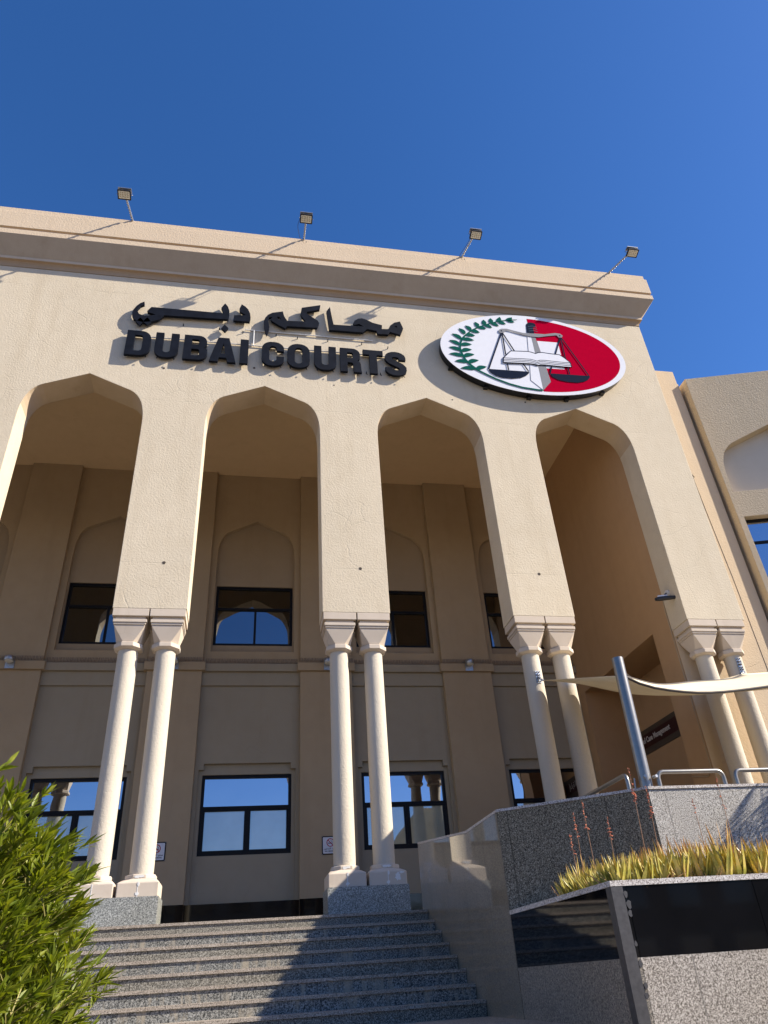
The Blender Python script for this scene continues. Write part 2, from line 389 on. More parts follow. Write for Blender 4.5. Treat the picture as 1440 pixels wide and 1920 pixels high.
# thin cracks, anchor holes
hl = [(-1.78, 9.05, .035), (2.28, 9.05, .035), (6.33, 9.05, .035), (-2.33, 14.44, .03), (-.17, 14.68, .03), (1.83, 14.30, .02), (6.9, 14.2, .025), (4.9, 14.1, .02)]
for hx, hz, hr in hl:
    m_ = MB(); m_.cyl((hx, -.004, hz), (hx, .02, hz), hr, 10); m_.build('anchor_hole', 'hole', ch)
# cornice swept round the corner
prof = [(.004, 17.585), (.012, 17.60), (.014, 17.66), (.024, 17.71), (.05, 17.755), (.095, 17.775), (.105, 17.78), (.105, 17.87), (.455, 18.33), (.455, 18.50), (.41, 18.51), (.41, 18.585), (.455, 18.60), (.455, 19.22), (.415, 19.235), (.415, 19.42), (-.25, 19.42), (-.25, 18.2), (0.0, 18.2)]
cr = MB(); rr = [[(XL, -o_, z) for o_, z in prof], [(XR+o_, -o_, z) for o_, z in prof], [(XR+o_, 8.0, z) for o_, z in prof]]
cr.rings(rr)
NP = len(prof)
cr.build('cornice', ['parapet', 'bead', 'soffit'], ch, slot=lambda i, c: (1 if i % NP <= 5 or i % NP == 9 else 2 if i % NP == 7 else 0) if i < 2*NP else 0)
rf = MB(); rf.box(XL, XR-.26, .26, 12, 18.3, 18.5); rf.build('roof', 'floor', ch)
cl = MB(); cl.box(XL, XR-.003, .675, 6.6, ZC, ZC+.35); cl.box(XL, XR-.01, .26, .66, 17.72, 18.29); cl.build('porch_ceiling', 'ceil', ch)
ew = MB(); ew.box(XR-.30, XR-.003, .675, 12, ZC+.352, 18.298); ew.box(XL, XL+.3, .675, 12, ZC+.352, 18.298); ew.box(XL, XR-.31, 11.7, 12, 0, 18.29); ew.build('upper_wall', 'facade', ch)
# side wall of the porch, with the recess that carries the office sign
sw = MB(); XS = 9.652
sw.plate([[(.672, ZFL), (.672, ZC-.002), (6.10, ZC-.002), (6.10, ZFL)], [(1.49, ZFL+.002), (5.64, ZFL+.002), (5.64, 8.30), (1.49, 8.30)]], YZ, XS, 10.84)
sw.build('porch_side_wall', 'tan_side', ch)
sb = MB(); sb.box(10.842, 11.05, .68, 6.1, ZFL, ZC-.004); sb.build('recess_wall', 'tan_side', ch)
sf = MB(); sf.box(XS, 12.25, .6725, .95, 16.0, 16.0)
sf = MB(); sf.plate([[(11.052, ZFL), (12.25, ZFL), (12.25, 16.0), (12.22, 16.02), (12.22, 16.5), (11.052, 16.5)]], XZ, .675, 3.0)
sf.plate([[(9.655, ZFL), (11.05, ZFL), (11.05, ZC), (9.655, ZC)]], XZ, .655, .671)
sf.build('return_wall', 'peach', ch)
jt = MB()
jt.tube([(11.62, .673, 12.9), (11.66, .673, 11.5), (11.74, .673, 9.4), (11.78, .673, 7.0), (11.8, .673, 3)], .006, 5)
jt.tube([(11.3, .673, 13.02), (11.5, .673, 13.03), (11.58, .673, 12.95), (11.6, .673, 12.7), (11.68, .673, 12.55)], .008, 5)
jt.build('crack', 'hole', ch)
gp = MB(); gp.box(12.252, 12.45, .97, 1.4, ZFL, 15.9); gp.build('gap_cover', 'strip', ch)

# ---- rear wall of the arcade, bay by bay
def window(xc, w_, z0, z1, y, zmid, low, name='window'):
    f = MB(); t = .075
    f.box(xc-w_/2, xc-w_/2+t, y, y+.09, z0, z1); f.box(xc+w_/2-t, xc+w_/2, y, y+.09, z0, z1)
    f.box(xc-w_/2+t, xc+w_/2-t, y, y+.09, z1-t, z1); f.box(xc-w_/2+t, xc+w_/2-t, y, y+.09, z0, z0+t)
    f.box(xc-w_/2+t, xc+w_/2-t, y+.002, y+.088, zmid-.035, zmid+.035)
    f.box(xc-.032+.04, xc+.032+.04, y+.003, y+.087, z0+t, zmid-.035)
    if low:
        for a, b in ((xc-w_/2+t, xc+.008), (xc+.072, xc+w_/2-t)):
            f.box(a, a+.045, y+.015, y+.075, z0+t, zmid-.035); f.box(b-.045, b, y+.015, y+.075, z0+t, zmid-.035)
            f.box(a+.045, b-.045, y+.015, y+.075, z0+t, z0+t+.045); f.box(a+.045, b-.045, y+.015, y+.075, zmid-.08, zmid-.035)
    W = f.build(name, 'frame', ch)
    gm, gl = ('glass_low', 'glass_film') if low else ('glass_up', 'glass_up')
    rnd = random.Random(int(xc*100+z0*10))
    def pane(a, b, c, d, mt):
        q = MB(); e = .004*rnd.uniform(-1, 1); yy = y+.05
        q.add([(a, yy+e, c), (b, yy-e, c), (b, yy-e+.003, d), (a, yy+e+.003, d), (a, yy+e+.012, c), (b, yy-e+.012, c), (b, yy-e+.015, d), (a, yy+e+.015, d)],
            [(0,3,2,1),(4,5,6,7),(0,1,5,4),(1,2,6,5),(2,3,7,6),(3,0,4,7)])
        q.build('pane', mt, W)
    pane(xc-w_/2+.05, xc+w_/2-.05, zmid, z1-.05, gm)
    pane(xc-w_/2+.05, xc+.04, z0+.05, zmid, gl); pane(xc+.04, xc+w_/2-.05, z0+.05, zmid, gl)
    return W
for bi, x in enumerate(XA[1:]):
    last = bi == len(XA)-2
    a, b = x-1.328, x+1.328
    if last: b = XS-.002
    lw = MB()     # lower panel with stepped recess round the window
    r = [(x-1.23, ZFL), (x-1.23, 6.40), (x-1.10, 6.40), (x-1.10, 6.55), (x+1.10, 6.55), (x+1.10, 6.40), (x+1.23, 6.40), (x+1.23, ZFL)]
    lw.plate([[(a, ZFL), *r, (b, ZFL), (b, 8.6), (a, 8.6)]], XZ, 6.02, 6.12)
    lw.plate([[(a, ZFL), (b, ZFL), (b, 8.6), (a, 8.6)], [(x-1.13, 4.40), (x+1.13, 4.40), (x+1.13, 6.29), (x-1.13, 6.29)]], XZ, 6.122, 6.30)
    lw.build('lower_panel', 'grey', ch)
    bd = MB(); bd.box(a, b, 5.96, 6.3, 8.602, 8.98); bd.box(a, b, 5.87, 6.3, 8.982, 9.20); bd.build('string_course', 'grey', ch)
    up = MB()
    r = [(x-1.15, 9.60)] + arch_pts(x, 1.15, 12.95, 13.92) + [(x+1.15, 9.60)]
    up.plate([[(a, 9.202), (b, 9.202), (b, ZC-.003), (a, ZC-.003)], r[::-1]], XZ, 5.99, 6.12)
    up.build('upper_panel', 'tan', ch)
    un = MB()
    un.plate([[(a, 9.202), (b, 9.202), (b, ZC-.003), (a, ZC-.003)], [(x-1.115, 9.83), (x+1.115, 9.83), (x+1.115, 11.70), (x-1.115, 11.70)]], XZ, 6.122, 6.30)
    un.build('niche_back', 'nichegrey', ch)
    window(x, 2.262, 4.40, 6.29, 6.16, 5.50, True); window(x, 2.232, 9.83, 11.70, 6.16, 10.98, False)
    sk = MB(); sk.box(a, b, 6.00 if False else 5.985, 6.018, ZFL, 3.36); sk.build('skirting', 'black', ch)
pil_x = [x+2.048 for x in XA[:-1]]
for x in pil_x:
    p = MB(); p.box(x-.72, x+.72, 5.85, 6.3, ZFL, 8.973); p.box(x-.72, x+.72, 5.85, 6.3, 9.207, ZC-.003); pp = p.build('pilaster', 'tan', ch)
    p = MB(); p.box(x-.80, x+.80, 5.77, 6.3, 8.975, 9.205); p.build('pilaster_band', 'tan', pp)
    p = MB(); p.box(x-.725, x+.725, 5.83, 5.849, ZFL, 3.36); p.build('skirting', 'black', pp)
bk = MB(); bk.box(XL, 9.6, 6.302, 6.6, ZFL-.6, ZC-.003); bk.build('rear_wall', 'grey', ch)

# ---- paired columns
def make_column():
    t = thing('stone_column', 'c', 'column', (0, 0, 2.97), 'paired columns of the arcade')
    def P(z): return z
    b = MB(); w2 = .325; o8 = .235
    def sq(h, z, n=8): return [(-h, -h, z), (0, -h, z), (h, -h, z), (h, 0, z), (h, h, z), (0, h, z), (-h, h, z), (-h, 0, z)]
    def oc(h, z): 
        k = h*.4142; return [(-k, -h, z), (k, -h, z), (h, -k, z), (h, k, z), (k, h, z), (-k, h, z), (-h, k, z), (-h, -k, z)]
    def sq8(h, z, c): return [(-h+c, -h, z), (h-c, -h, z), (h, -h+c, z), (h, h-c, z), (h-c, h, z), (-h+c, h, z), (-h, h-c, z), (-h, -h+c, z)]
    b.rings([sq8(w2, 2.972, .01), sq8(w2, 3.175, .01), sq8(w2-.012, 3.195, .03), oc(.262, 3.245)])
    bb = b.build('base', 'cast', t)
    b = MB(); b.rings([oc(.245, 3.246), oc(.245, 3.30), oc(.232, 3.315)]); b.build('base_collar', 'cast', bb)
    j = MB(); j.box(-.006, .006, -w2-.003, -w2+.01, 2.975, 3.185); j.build('joint', 'patch', bb)
    s = MB(); s.lathe(0, 0, [(3.316, .192)]+[(3.4+.42*i, .195-.0006*i) for i in range(9)]+[(7.24, .188)], 40); s.build('shaft', 'column', t, True)
    c = MB(); c.rings([oc(.20, 7.235), oc(.262, 7.27), oc(.262, 7.35), oc(.235, 7.365)]); cc = c.build('capital', 'cast', t)
    c = MB(); c.rings([oc(.228, 7.366), sq8(.285, 7.66, .004), sq8(.285, 7.69, .004)]); c.build('capital_block', 'cast', cc)
    c = MB(); c.box(-.30, .30, -.30, .30, 7.692, 7.735); c.box(-.315, .315, -.315, .315, 7.737, 7.80); c.box(-.285, .285, -.285, .285, 7.802, 7.86)
    c.box(-.338, .338, -.333, .333, 7.862, 8.016); c.build('abacus', 'cast', t)
    return t
col0 = make_column(); first = True
pl0 = thing('column_plinth', 'c', 'plinth', (0, 0, ZFL), 'granite plinths under the column pairs')
q = MB(); q.box(-PW/2+.01, PW/2-.01, -.385, .385, ZFL+.002, 2.97); q.build('block', 'plinth', pl0)
names = ['beyond the left edge', 'beyond the left edge', 'at the left edge of the photo', 'behind the green shrub', 'in the middle of the stairs top', 'behind the granite parapet left of the steel post', 'at the right end below the security camera']
# pier left edges: between arches
piers = [XA[i]+HW for i in range(len(XA)-1)] + [XA[-1]+HW]
desc = {3: ('left column of the pair whose plinth stands behind the green shrub', 'right column of the pair beside the shrub, white filler on its base'),
        4: ('left column of the pair at the centre of the stair top, fully sunlit', 'right column of the pair at the centre of the stair top, base in shadow'),
        5: ('left column behind the granite parapet, sail bracket fixed to its shaft', 'right column behind the granite parapet, shaded by the sail'),
        6: ('left column of the right-end pair, crossed by the sail', 'rightmost column with two metal brackets near its capital')}
pdesc = {3: 'granite plinth partly hidden by the green shrub', 4: 'granite plinth at centre of the stair top, half in shadow', 5: 'granite plinth behind the stair side wall', 6: 'rightmost granite plinth behind the terrace parapet'}
colpos = {}
def patch(x, z, w_, h_, sd, par, y=.335-.329):
    r = random.Random(sd); n = 16; q = MB()
    q.plate([[(x+w_*math.cos(2*math.pi*i/n)*r.uniform(.6, 1.1), z+h_*math.sin(2*math.pi*i/n)*r.uniform(.6, 1.1)) for i in range(n)]], XZ, y-.0045, y+.004); q.build('filler_patch', 'patch', par)
for i in range(2, len(piers)):
    px = piers[i]
    for s_, dx in enumerate((.353, 1.053)):
        lab = desc.get(i, ('column left of the shrub outside the photo, inner of its pair',)*2)[s_]
        if i < 3: lab = 'arcade column beyond the left edge of the photo'
        if first and i == 3 and s_ == 0: pass
        if i == 2 and s_ == 0: col0.location = (px+dx, .335, 2.97); col0['label'] = lab
        else: dup(col0, (px+dx, .335, 2.97), lab)
        if i in (3, 4) and (i, s_) != (3, 0):
            cc_ = [o for o in bpy.data.objects if o.name.startswith('stone_column') and abs(o.location.x-(px+dx)) < 1e-4][0]; cc_['_o'] = list(cc_.location)
            X_ = px+dx; yc = .335-.245
            patch(X_-.03, 3.275, .055, .026, i*2+s_, cc_, yc-.001); patch(X_+.03, 3.28, .05, .022, i*3+s_+9, cc_, yc-.0012)
            patch(X_, 3.02, .035, .03, i*5+s_, cc_, .335-.325-.001); patch(X_+.01, 3.16, .02, .04, i*7+s_, cc_, .335-.325-.0012)
            if (i, s_) == (4, 1): patch(X_+.17, 3.10, .06, .07, 31, cc_, .335-.325-.001); patch(X_+.24, 3.16, .05, .02, 33, cc_, .335-.325-.0012)
        colpos[(i, s_)] = px+dx
    if i == 2: pl0.location = (px+PW/2, .335, ZFL); pl0['label'] = 'granite plinth beyond the left edge of the photo'
    else: dup(pl0, (px+PW/2, .335, ZFL), pdesc.get(i, 'granite plinth beyond the left edge of the photo'))

# ---- wing at the right
wg = thing('wing_building', 'brown stucco wing angled forward at the right edge with one arched window niche', 'building', (12.4, .51, 0))
WA = R(15.0)
def WM(s_, z, d): return (12.4+s_*math.cos(WA)+d*math.sin(WA), .51-s_*math.sin(WA)+d*math.cos(WA), z)
nx = .13; hwn = 1.75; wc = nx+hwn
ww = MB()
nich = [(nx, 11.98)] + [(wc+(p[0]), p[1]) for p in arch_pts(0, hwn, 12.85, 14.15)] + [(2*hwn+nx, 11.98)]
win = [(nx+.02, 9.2), (nx+.02, 11.20), (2*hwn+nx-.02, 11.20), (2*hwn+nx-.02, 9.2)]
ww.plate([[(0, 0), (9, 0), (9, 16.07), (0, 16.07)], nich, win], WM, 0, .30)
ww.add([WM(0, 0, .0), WM(0, 16.07, 0), (12.4, 2.8, 16.07), (12.4, 2.8, 0)], [(0, 1, 2, 3)])
ww.add([WM(0, 16.07, .301), WM(9, 16.07, .301), (21, 2.8, 16.07), (12.4, 2.8, 16.07)], [(0, 1, 2, 3)])
ww.build('wall', 'wing', wg)
wn = MB(); wn.plate([[(nx-.1, 11.9), (wc*2, 11.9), (wc*2, 14.4), (nx-.1, 14.4)]], WM, .302, .36); wn.build('niche_panel', 'niche', wg)
f = MB()
def wb(a, b, c, d, y0, y1): 
    f.plate([[(a, c), (b, c), (b, d), (a, d)]], WM, y0, y1)
x0_, x1_ = nx+.02, 2*hwn+nx-.02
wb(x0_, x0_+.07, 9.2, 11.2, .20, .28); wb(x1_-.07, x1_, 9.2, 11.2, .20, .28); wb(x0_+.07, x1_-.07, 11.13, 11.2, .2, .28); wb(x0_+.07, x1_-.07, 9.2, 9.27, .2, .28)
wb(x0_+.07, x1_-.07, 10.48, 10.55, .202, .278); wb(x0_+.55, x0_+.61, 9.27, 10.48, .203, .277)
wf = f.build('window', 'frame', wg)
for a, b, c, d in ((x0_+.05, x1_-.05, 10.52, 11.15), (x0_+.05, x0_+.58, 9.25, 10.5), (x0_+.59, x1_-.05, 9.25, 10.5)):
    q = MB(); q.plate([[(a, c), (b, c), (b, d), (a, d)]], WM, .23, .245); q.build('pane', 'glass_low', wf)

# ================================================================== granite walls and planter
sw = thing('stair_side_wall', 'polished brown granite side wall of the stairs reflecting the column bases', 'wall', (3.0, -3, 0))
q = MB(); q.plate([[(-5.03, 0), (-.85, 0), (-.85, 3.46), (-3.7, 3.15), (-5.03, 3.15)]], YZ, 2.871, 3.17); q.build('wall_slab', 'granite_pol', sw)
q = MB(); q.plate([[(-5.025, 3.152), (-3.71, 3.152), (-.85, 3.462), (-.85, 3.49), (-3.70, 3.18), (-5.025, 3.18)]], YZ, 2.868, 3.18); q.build('capping', 'rim', sw)
pw = thing('granite_parapet', 'grey granite terrace parapet with an angled corner behind the aloe planter', 'wall', (4.25, -6.0, 0))
fp = [(2.874, -5.034), (4.25, -6.03), (9.5, -6.08)]; bp = [(9.5, -5.76), (4.36, -5.71), (3.175, -4.86), (3.175, -5.0)]
def plan(mb, pts, z0, z1):
    return mb.plate([pts], lambda u, v, d: (u, v, d), z0, z1)
q = MB(); plan(q, [(2.874, -5.036), (4.25, -6.03), (4.37, -5.72), (3.18, -4.86), (3.172, -5.03)], 0, 3.15); q.build('angled_wall', 'granite_dark', pw)
q = MB(); plan(q, [(4.2505, -6.0305), (9.5, -6.08), (9.5, -5.76), (4.372, -5.72)], 0, 3.15); q.build('front_wall', 'granite_front', pw)
q = MB(); plan(q, [(2.87, -5.042), (4.25, -6.042), (9.5, -6.092), (9.5, -5.75), (4.37, -5.71), (3.18, -4.84), (3.16, -5.03)], 3.152, 3.18); q.build('capping', 'rim', pw)
pb = thing('planter', 'long raised planter with black polished band over grey granite panels', 'planter', (4.5, -7.0, 0))
q = MB(); plan(q, [(2.871, -7.55), (2.871, -5.05), (2.99, -5.15), (2.99, -7.43), (9.5, -7.43), (9.5, -7.55)], 0, 1.64)
q2 = MB(); q2.plate([[(-7.549, 0), (-5.05, 0), (-5.05, 1.64), (-7.549, 1.64)]], YZ, 2.871, 2.99); q2.build('side_panels', 'granite_pol2', pb)
q2 = MB(); q2.box(2.872, 9.5, -7.55, -7.43, 0, 1.64); 
q2 = MB(); q2.box(2.992, 9.5, -7.55, -7.43, 0, 1.64); q2.build('front_panels', 'granite_front2', pb)
q2 = MB(); q2.box(2.8695, 2.99, -7.548, -5.052, 1.642, 2.118); q2.build('side_band', 'black_side', pb)
for a, b in ((2.992, 4.092), (4.097, 6.3), (6.305, 9.5)):
    q2 = MB(); q2.box(a, b, -7.5515, -7.43, 1.642, 2.118); q2.build('front_band', 'black', pb)
q2 = MB(); plan(q2, [(2.862, -7.56), (2.862, -5.052), (3.0, -5.15), (3.0, -7.42), (9.5, -7.42), (9.5, -7.56)], 2.120, 2.160); q2.build('rim', 'rim', pb)
q2 = MB(); plan(q2, [(2.8625, -7.558), (2.8625, -7.46), (2.8685, -7.46), (2.8685, -7.5525), (2.960, -7.5525), (2.960, -7.558)], .01, 2.118); q2.build('corner_strip', 'strip', pb)
q2 = MB(); plan(q2, [(2.992, -7.428), (9.5, -7.428), (9.5, -6.10), (4.27, -6.05), (2.992, -5.16)], 0, 2.08); q2.build('soil', 'soil', pb)
q2 = MB()
for cx_, cz_, r_ in ((2.975, 2.06, .016), (2.985, 1.99, .02), (2.98, 1.93, .016), (2.972, 1.73, .012), (2.975, 1.60, .016), (2.98, 1.46, .015), (2.97, 1.40, .014)):
    q2 = MB(); q2.rings([[(cx_+r_*math.cos(a)*(1+.3*math.sin(3*a+cz_*9)), -7.5535-.006*t, cz_+1.6*r_*math.sin(a)) for a in [2*math.pi*i/9 for i in range(9)]] for t in (0, 1)]); q2.build('sealant_blob', 'strip', pb)
# ================================================================== signs
DATA = json.loads('''{"handle":[[-59,1140],[0,1215],[75,1244],[173,1232],[228,1184],[221,1113],[120,1027],[131,801],[-96,813]],"blade":[[9,654],[128,658],[227,-423],[264,-1019],[-11,-1345],[7,-472]],"bladew":[[-106,666],[-174,62],[-226,-447],[-300,-1016],[-13,-1333]],"bladefill":[[-104,680],[9,654],[7,-472],[-11,-1345],[-300,-1016],[-226,-447],[-174,62]],"page":[[151,513],[774,522],[763,-507],[237,-521]],"beam":[[-935,749],[-911,818],[-836,862],[-677,879],[-452,822],[-225,771],[-68,771],[132,788],[431,798],[747,883],[905,875],[970,798],[925,726],[833,714],[779,796],[519,737],[226,654],[8,649],[-239,690],[-332,718],[-575,788],[-708,809],[-770,722],[-862,689],[-918,703]],"pan1":[[-1449,-732],[-302,-714],[-305,-763],[-394,-862],[-561,-959],[-812,-1014],[-1089,-1014],[-1265,-960],[-1397,-854]],"pan2":[[286,-713],[1446,-690],[1441,-740],[1375,-833],[1250,-914],[1044,-976],[756,-981],[499,-935],[346,-841]],"cords":[[[-854,719],[-1435,-737]],[[-840,708],[-868,-144]],[[-875,-481],[-875,-719]],[[-831,704],[-593,26]],[[-416,-443],[-311,-707]],[[878,720],[597,35]],[[396,-442],[299,-712]],[[891,708],[863,-101]],[[867,-453],[865,-689]],[[912,711],[1418,-688]]],"book":[[-705,8],[-196,46],[-94,25],[6,-12],[102,37],[212,55],[421,33],[712,22],[828,-79],[973,-246],[982,-416],[763,-440],[427,-431],[180,-421],[73,-427],[5,-454],[-89,-427],[-239,-414],[-432,-430],[-872,-464],[-982,-448],[-956,-279]],"pages":[[[-956,-279],[-594,-264],[-363,-251],[-171,-247],[-62,-275],[1,-298],[96,-252],[233,-242],[463,-252],[752,-258],[972,-251]],[[-957,-334],[-601,-319],[-373,-307],[-180,-303],[-69,-331],[-6,-354],[90,-308],[227,-298],[459,-308],[751,-313],[972,-307]],[[-959,-389],[-608,-375],[-382,-363],[-188,-359],[-76,-386],[-12,-409],[84,-364],[222,-354],[455,-363],[749,-369],[972,-362]],[[-961,-444],[-614,-430],[-391,-418],[-196,-414],[-83,-442],[-19,-464],[77,-419],[217,-409],[452,-418],[748,-424],[972,-417]]],"stem":[[-303,1298],[-476,1276],[-804,1192],[-1076,1077],[-1286,969],[-1495,850],[-1706,705],[-1904,498],[-2038,327],[-2111,115],[-2135,-39],[-2107,-235],[-2041,-450],[-1918,-632],[-1756,-796]],"stem2":[[-1756,-796],[-1553,-918],[-1281,-1069],[-936,-1212],[-583,-1307],[-147,-1353],[-12,-1350]],"leaves":[[-2211,-784,-1790,-775],[-2336,-539,-1979,-541],[-2462,-281,-2082,-332],[-2443,-30,-2112,-124],[-2414,231,-2114,89],[-2309,495,-2040,314],[-2083,736,-1920,522],[-1886,866,-1727,689],[-1584,1051,-1515,848],[-1319,1174,-1325,964],[-1098,1262,-1116,1071],[-804,1350,-911,1138],[-439,1376,-641,1227],[-1470,-656,-1790,-775],[-1661,-437,-1981,-554],[-1754,-233,-2082,-332],[-1806,-56,-2113,-137],[-1780,141,-2104,90],[-1692,305,-2040,314],[-1639,492,-1904,498],[-1487,633,-1729,676],[-1280,803,-1515,848],[-1096,871,-1315,966],[-889,959,-1106,1073],[-667,1067,-891,1141],[-393,1178,-621,1230],[-110,1323,-364,1290]],"arabic":[[[[-3.015,16.587],[-3.003,16.479],[-3.089,16.413],[-3.144,16.298],[-3.146,16.213],[-3.093,16.121],[-3.0,16.08],[-2.862,16.083],[-2.685,16.137],[-2.758,16.173],[-2.902,16.215],[-2.911,16.252],[-2.822,16.411],[-1.02,16.416],[-1.09,16.616],[-1.003,16.799],[-0.921,16.678],[-0.878,16.526],[-0.872,16.362],[-0.9,16.202],[-2.488,16.148],[-2.531,16.066],[-2.609,15.968],[-2.752,15.886],[-2.984,15.833],[-3.126,15.875],[-3.207,15.928],[-3.254,16.046],[-3.264,16.148],[-3.247,16.257],[-3.189,16.4],[-3.109,16.515]]],[[[-3.139,15.836],[-3.048,15.994],[-2.953,15.875],[-3.04,15.722]]],[[[-2.972,15.865],[-2.88,16.024],[-2.767,15.861],[-2.862,15.752]]],[[[-0.97,16.009],[-0.872,15.887],[-0.95,15.753],[-1.045,15.866]]],[[[-0.575,16.818],[-0.626,16.639],[-0.616,16.541],[-0.442,16.418],[-0.754,16.377],[-0.762,16.182],[-0.347,16.185],[-0.327,16.343],[-0.346,16.498],[-0.401,16.649],[-0.478,16.747]]],[[[1.509,17.074],[1.482,16.889],[1.148,16.763],[1.133,16.694],[1.431,16.454],[1.467,16.371],[1.413,16.181],[0.625,16.146],[0.572,16.054],[0.377,16.179],[0.225,16.289],[0.194,16.35],[0.237,16.443],[0.148,16.418],[0.126,16.342],[0.163,16.066],[0.155,15.916],[0.106,15.762],[0.069,15.842],[0.03,16.071],[0.018,16.263],[0.05,16.388],[0.115,16.506],[0.233,16.605],[0.503,16.69],[0.542,16.505],[0.622,16.349],[1.111,16.378],[0.989,16.586],[0.974,16.673],[1.004,16.901]],[[0.35,16.467],[0.416,16.467],[0.463,16.372],[0.387,16.389]]],[[[1.765,17.036],[1.807,16.672],[1.85,16.359],[2.666,16.392],[2.544,16.474],[2.408,16.421],[2.383,16.48],[2.424,16.583],[2.521,16.676],[2.633,16.704],[2.757,16.662],[2.91,16.57],[3.174,16.501],[3.156,16.357],[3.34,16.371],[3.397,16.52],[3.517,16.648],[3.682,16.714],[3.752,16.454],[3.659,16.19],[3.381,16.274],[3.311,16.165],[3.029,16.156],[3.004,16.271],[2.755,16.306],[2.624,16.158],[1.732,16.143],[1.668,16.856]],[[3.5,16.489],[3.574,16.543],[3.593,16.456]]]],"pivots":[[-849,773],[877,787]]}''')
YF, YB = -.13, -.058
asg = thing('arabic_sign', 'large black Arabic lettering mounted on the cream wall above the English words', 'sign', (0, 0, 16.0))
for L in DATA['arabic']:
    q = MB(); q.plate(L, XZ, YF, YB); q.build('letter', 'letter', asg)
    xs = [p[0] for p in L[0]]; zs = [p[1] for p in L[0]]
H = .83; T = .19
def rr_(w_, h_, r, n=6, ox=0, oz=0):
    return [(ox+a, oz+b) for a, b in arc(w_-r, h_-r, r, r, 0, 90, n)+arc(r, h_-r, r, r, 90, 180, n)+arc(r, r, r, r, 180, 270, n)+arc(w_-r, r, r, r, 270, 360, n)]
def gD(w_): return [[(0, 0), (0, H)]+arc(w_-.24, H-.24, .24, .24, 90, 0)+arc(w_-.24, .24, .24, .24, 0, -90), [(T, .15), (w_-T-.07, .15)]+arc(w_-T-.07, .22, .07, .07, -90, 0, 4)+arc(w_-T-.07, H-.22, .07, .07, 0, 90, 4)+[(T, H-.15)]]
def gU(w_):
    i = (w_-2*T)/2
    return [[(0, H), (0, .24)]+arc(.24, .24, .24, .24, 180, 270)+arc(w_-.24, .24, .24, .24, 270, 360)+[(w_, H), (w_-T, H)]+arc(w_/2, .16+i, i, i*.9, 0, -180)+[(T, H)]]
def gB(w_): return [[(0, 0), (0, H)]+arc(w_-.22, H-.20, .20, .20, 90, 0, 6)+[(w_-.02, .50), (w_-.08, .435), (w_, .36)]+arc(w_-.21, .21, .21, .21, 0, -90, 6), [(T, .14), (w_-T-.03, .14), (w_-T, .17), (w_-T, .32), (w_-T-.03, .36), (T, .36)], [(T, .51), (w_-T-.05, .51), (w_-T-.02, .54), (w_-T-.02, .66), (w_-T-.05, .69), (T, .69)]]
def gA(w_): return [[(0, 0), (.19, H), (w_-.19, H), (w_, 0), (w_-.205, 0), (w_-.235, .14), (.235, .14), (.205, 0)], [(.265, .28), (w_/2, .64), (w_-.265, .28)]]
def gI(w_): return [[(0, 0), (0, H), (w_, H), (w_, 0)]]
def gC(w_):
    i = (w_-2*T)/2
    return [arc(w_-.25, H-.24, .25, .24, 0, 90)+arc(.25, H-.24, .25, .24, 90, 180)+arc(.25, .24, .25, .24, 180, 270)+arc(w_-.25, .24, .25, .24, 270, 360)+[(w_, .33), (w_-T, .33)]+arc(w_/2, .15+i, i, i, 0, -180)+arc(w_/2, H-.15-i, i, i, 180, 0)+[(w_-T, .52), (w_, .52)]]
def gO(w_):
    i = (w_-2*T)/2
    return [rr_(w_, H, .26), [(T+a, .14+b) for a, b in rr_(2*i, H-.28, i*.95)]]
def gR(w_): return [[(0, 0), (0, H)]+arc(w_-.22, H-.20, .20, .20, 90, 0, 6)+[(w_-.03, .48), (w_-.10, .41), (w_-.03, .36), (w_-.01, .28), (w_, .03), (w_+.01, 0), (w_-T-.01, 0), (w_-T-.02, .28), (w_-T-.05, .33), (T, .33), (T, 0)], [(T, .48), (w_-T-.05, .48), (w_-T-.02, .51), (w_-T-.02, .65), (w_-T-.05, .68), (T, .68)]]
def gT(w_): c = w_/2; return [[(0, H), (w_, H), (w_, H-.17), (c+.10, H-.17), (c+.10, 0), (c-.10, 0), (c-.10, H-.17), (0, H-.17)]]
def gS(w_):
    p = [(w_-.10, .55)]+arc(w_/2, H-.20, w_/2-.10, .115, 0, 180, 8)+[(.105, .56), (.16, .49), (w_/2, .42), (w_-.15, .34), (w_-.095, .27)]+arc(w_/2, .20, w_/2-.095, .115, 0, -180, 8)+[(.095, .27)]
    return [stroke(p, .185)]
esg = thing('english_sign', 'large black letters reading DUBAI COURTS on the cream wall above the second arch', 'sign', (0, 0, 15.0))
for gl, x0, w_ in ((gD, -3.285, .575), (gU, -2.60, .56), (gB, -1.915, .575), (gA, -1.28, .65), (gI, -.54, .205), (gC, 0.0, .56), (gO, .642, .57), (gU, 1.325, .565), (gR, 1.993, .545), (gT, 2.595, .53), (gS, 3.168, .565)):
    q = MB(); q.plate([[(x0+a, 14.69+b) for a, b in L] for L in gl(w_)], XZ, YF, YB)
    for px in (x0+.08, x0+w_-.08):
        q.tube([(px, YB, 14.80), (px, .0, 14.77)], .010, 6); q.tube([(px, YF+.03, 14.69), (px+.012, YF+.03, 14.655)], .010, 5)
    q.build('letter', 'letter', esg)
q = MB(); q.tube([(-3.1, -.03, 15.43), (3.6, -.03, 15.43)], .014, 6); q.build('mounting_rail', 'white_metal', esg)
q = MB(); q.tube([(-.45, -.03, 15.98), (2.9, -.03, 15.98)], .014, 6); q.tube([(-.22, -.03, 15.45), (-.22, -.03, 15.98)], .014, 6)
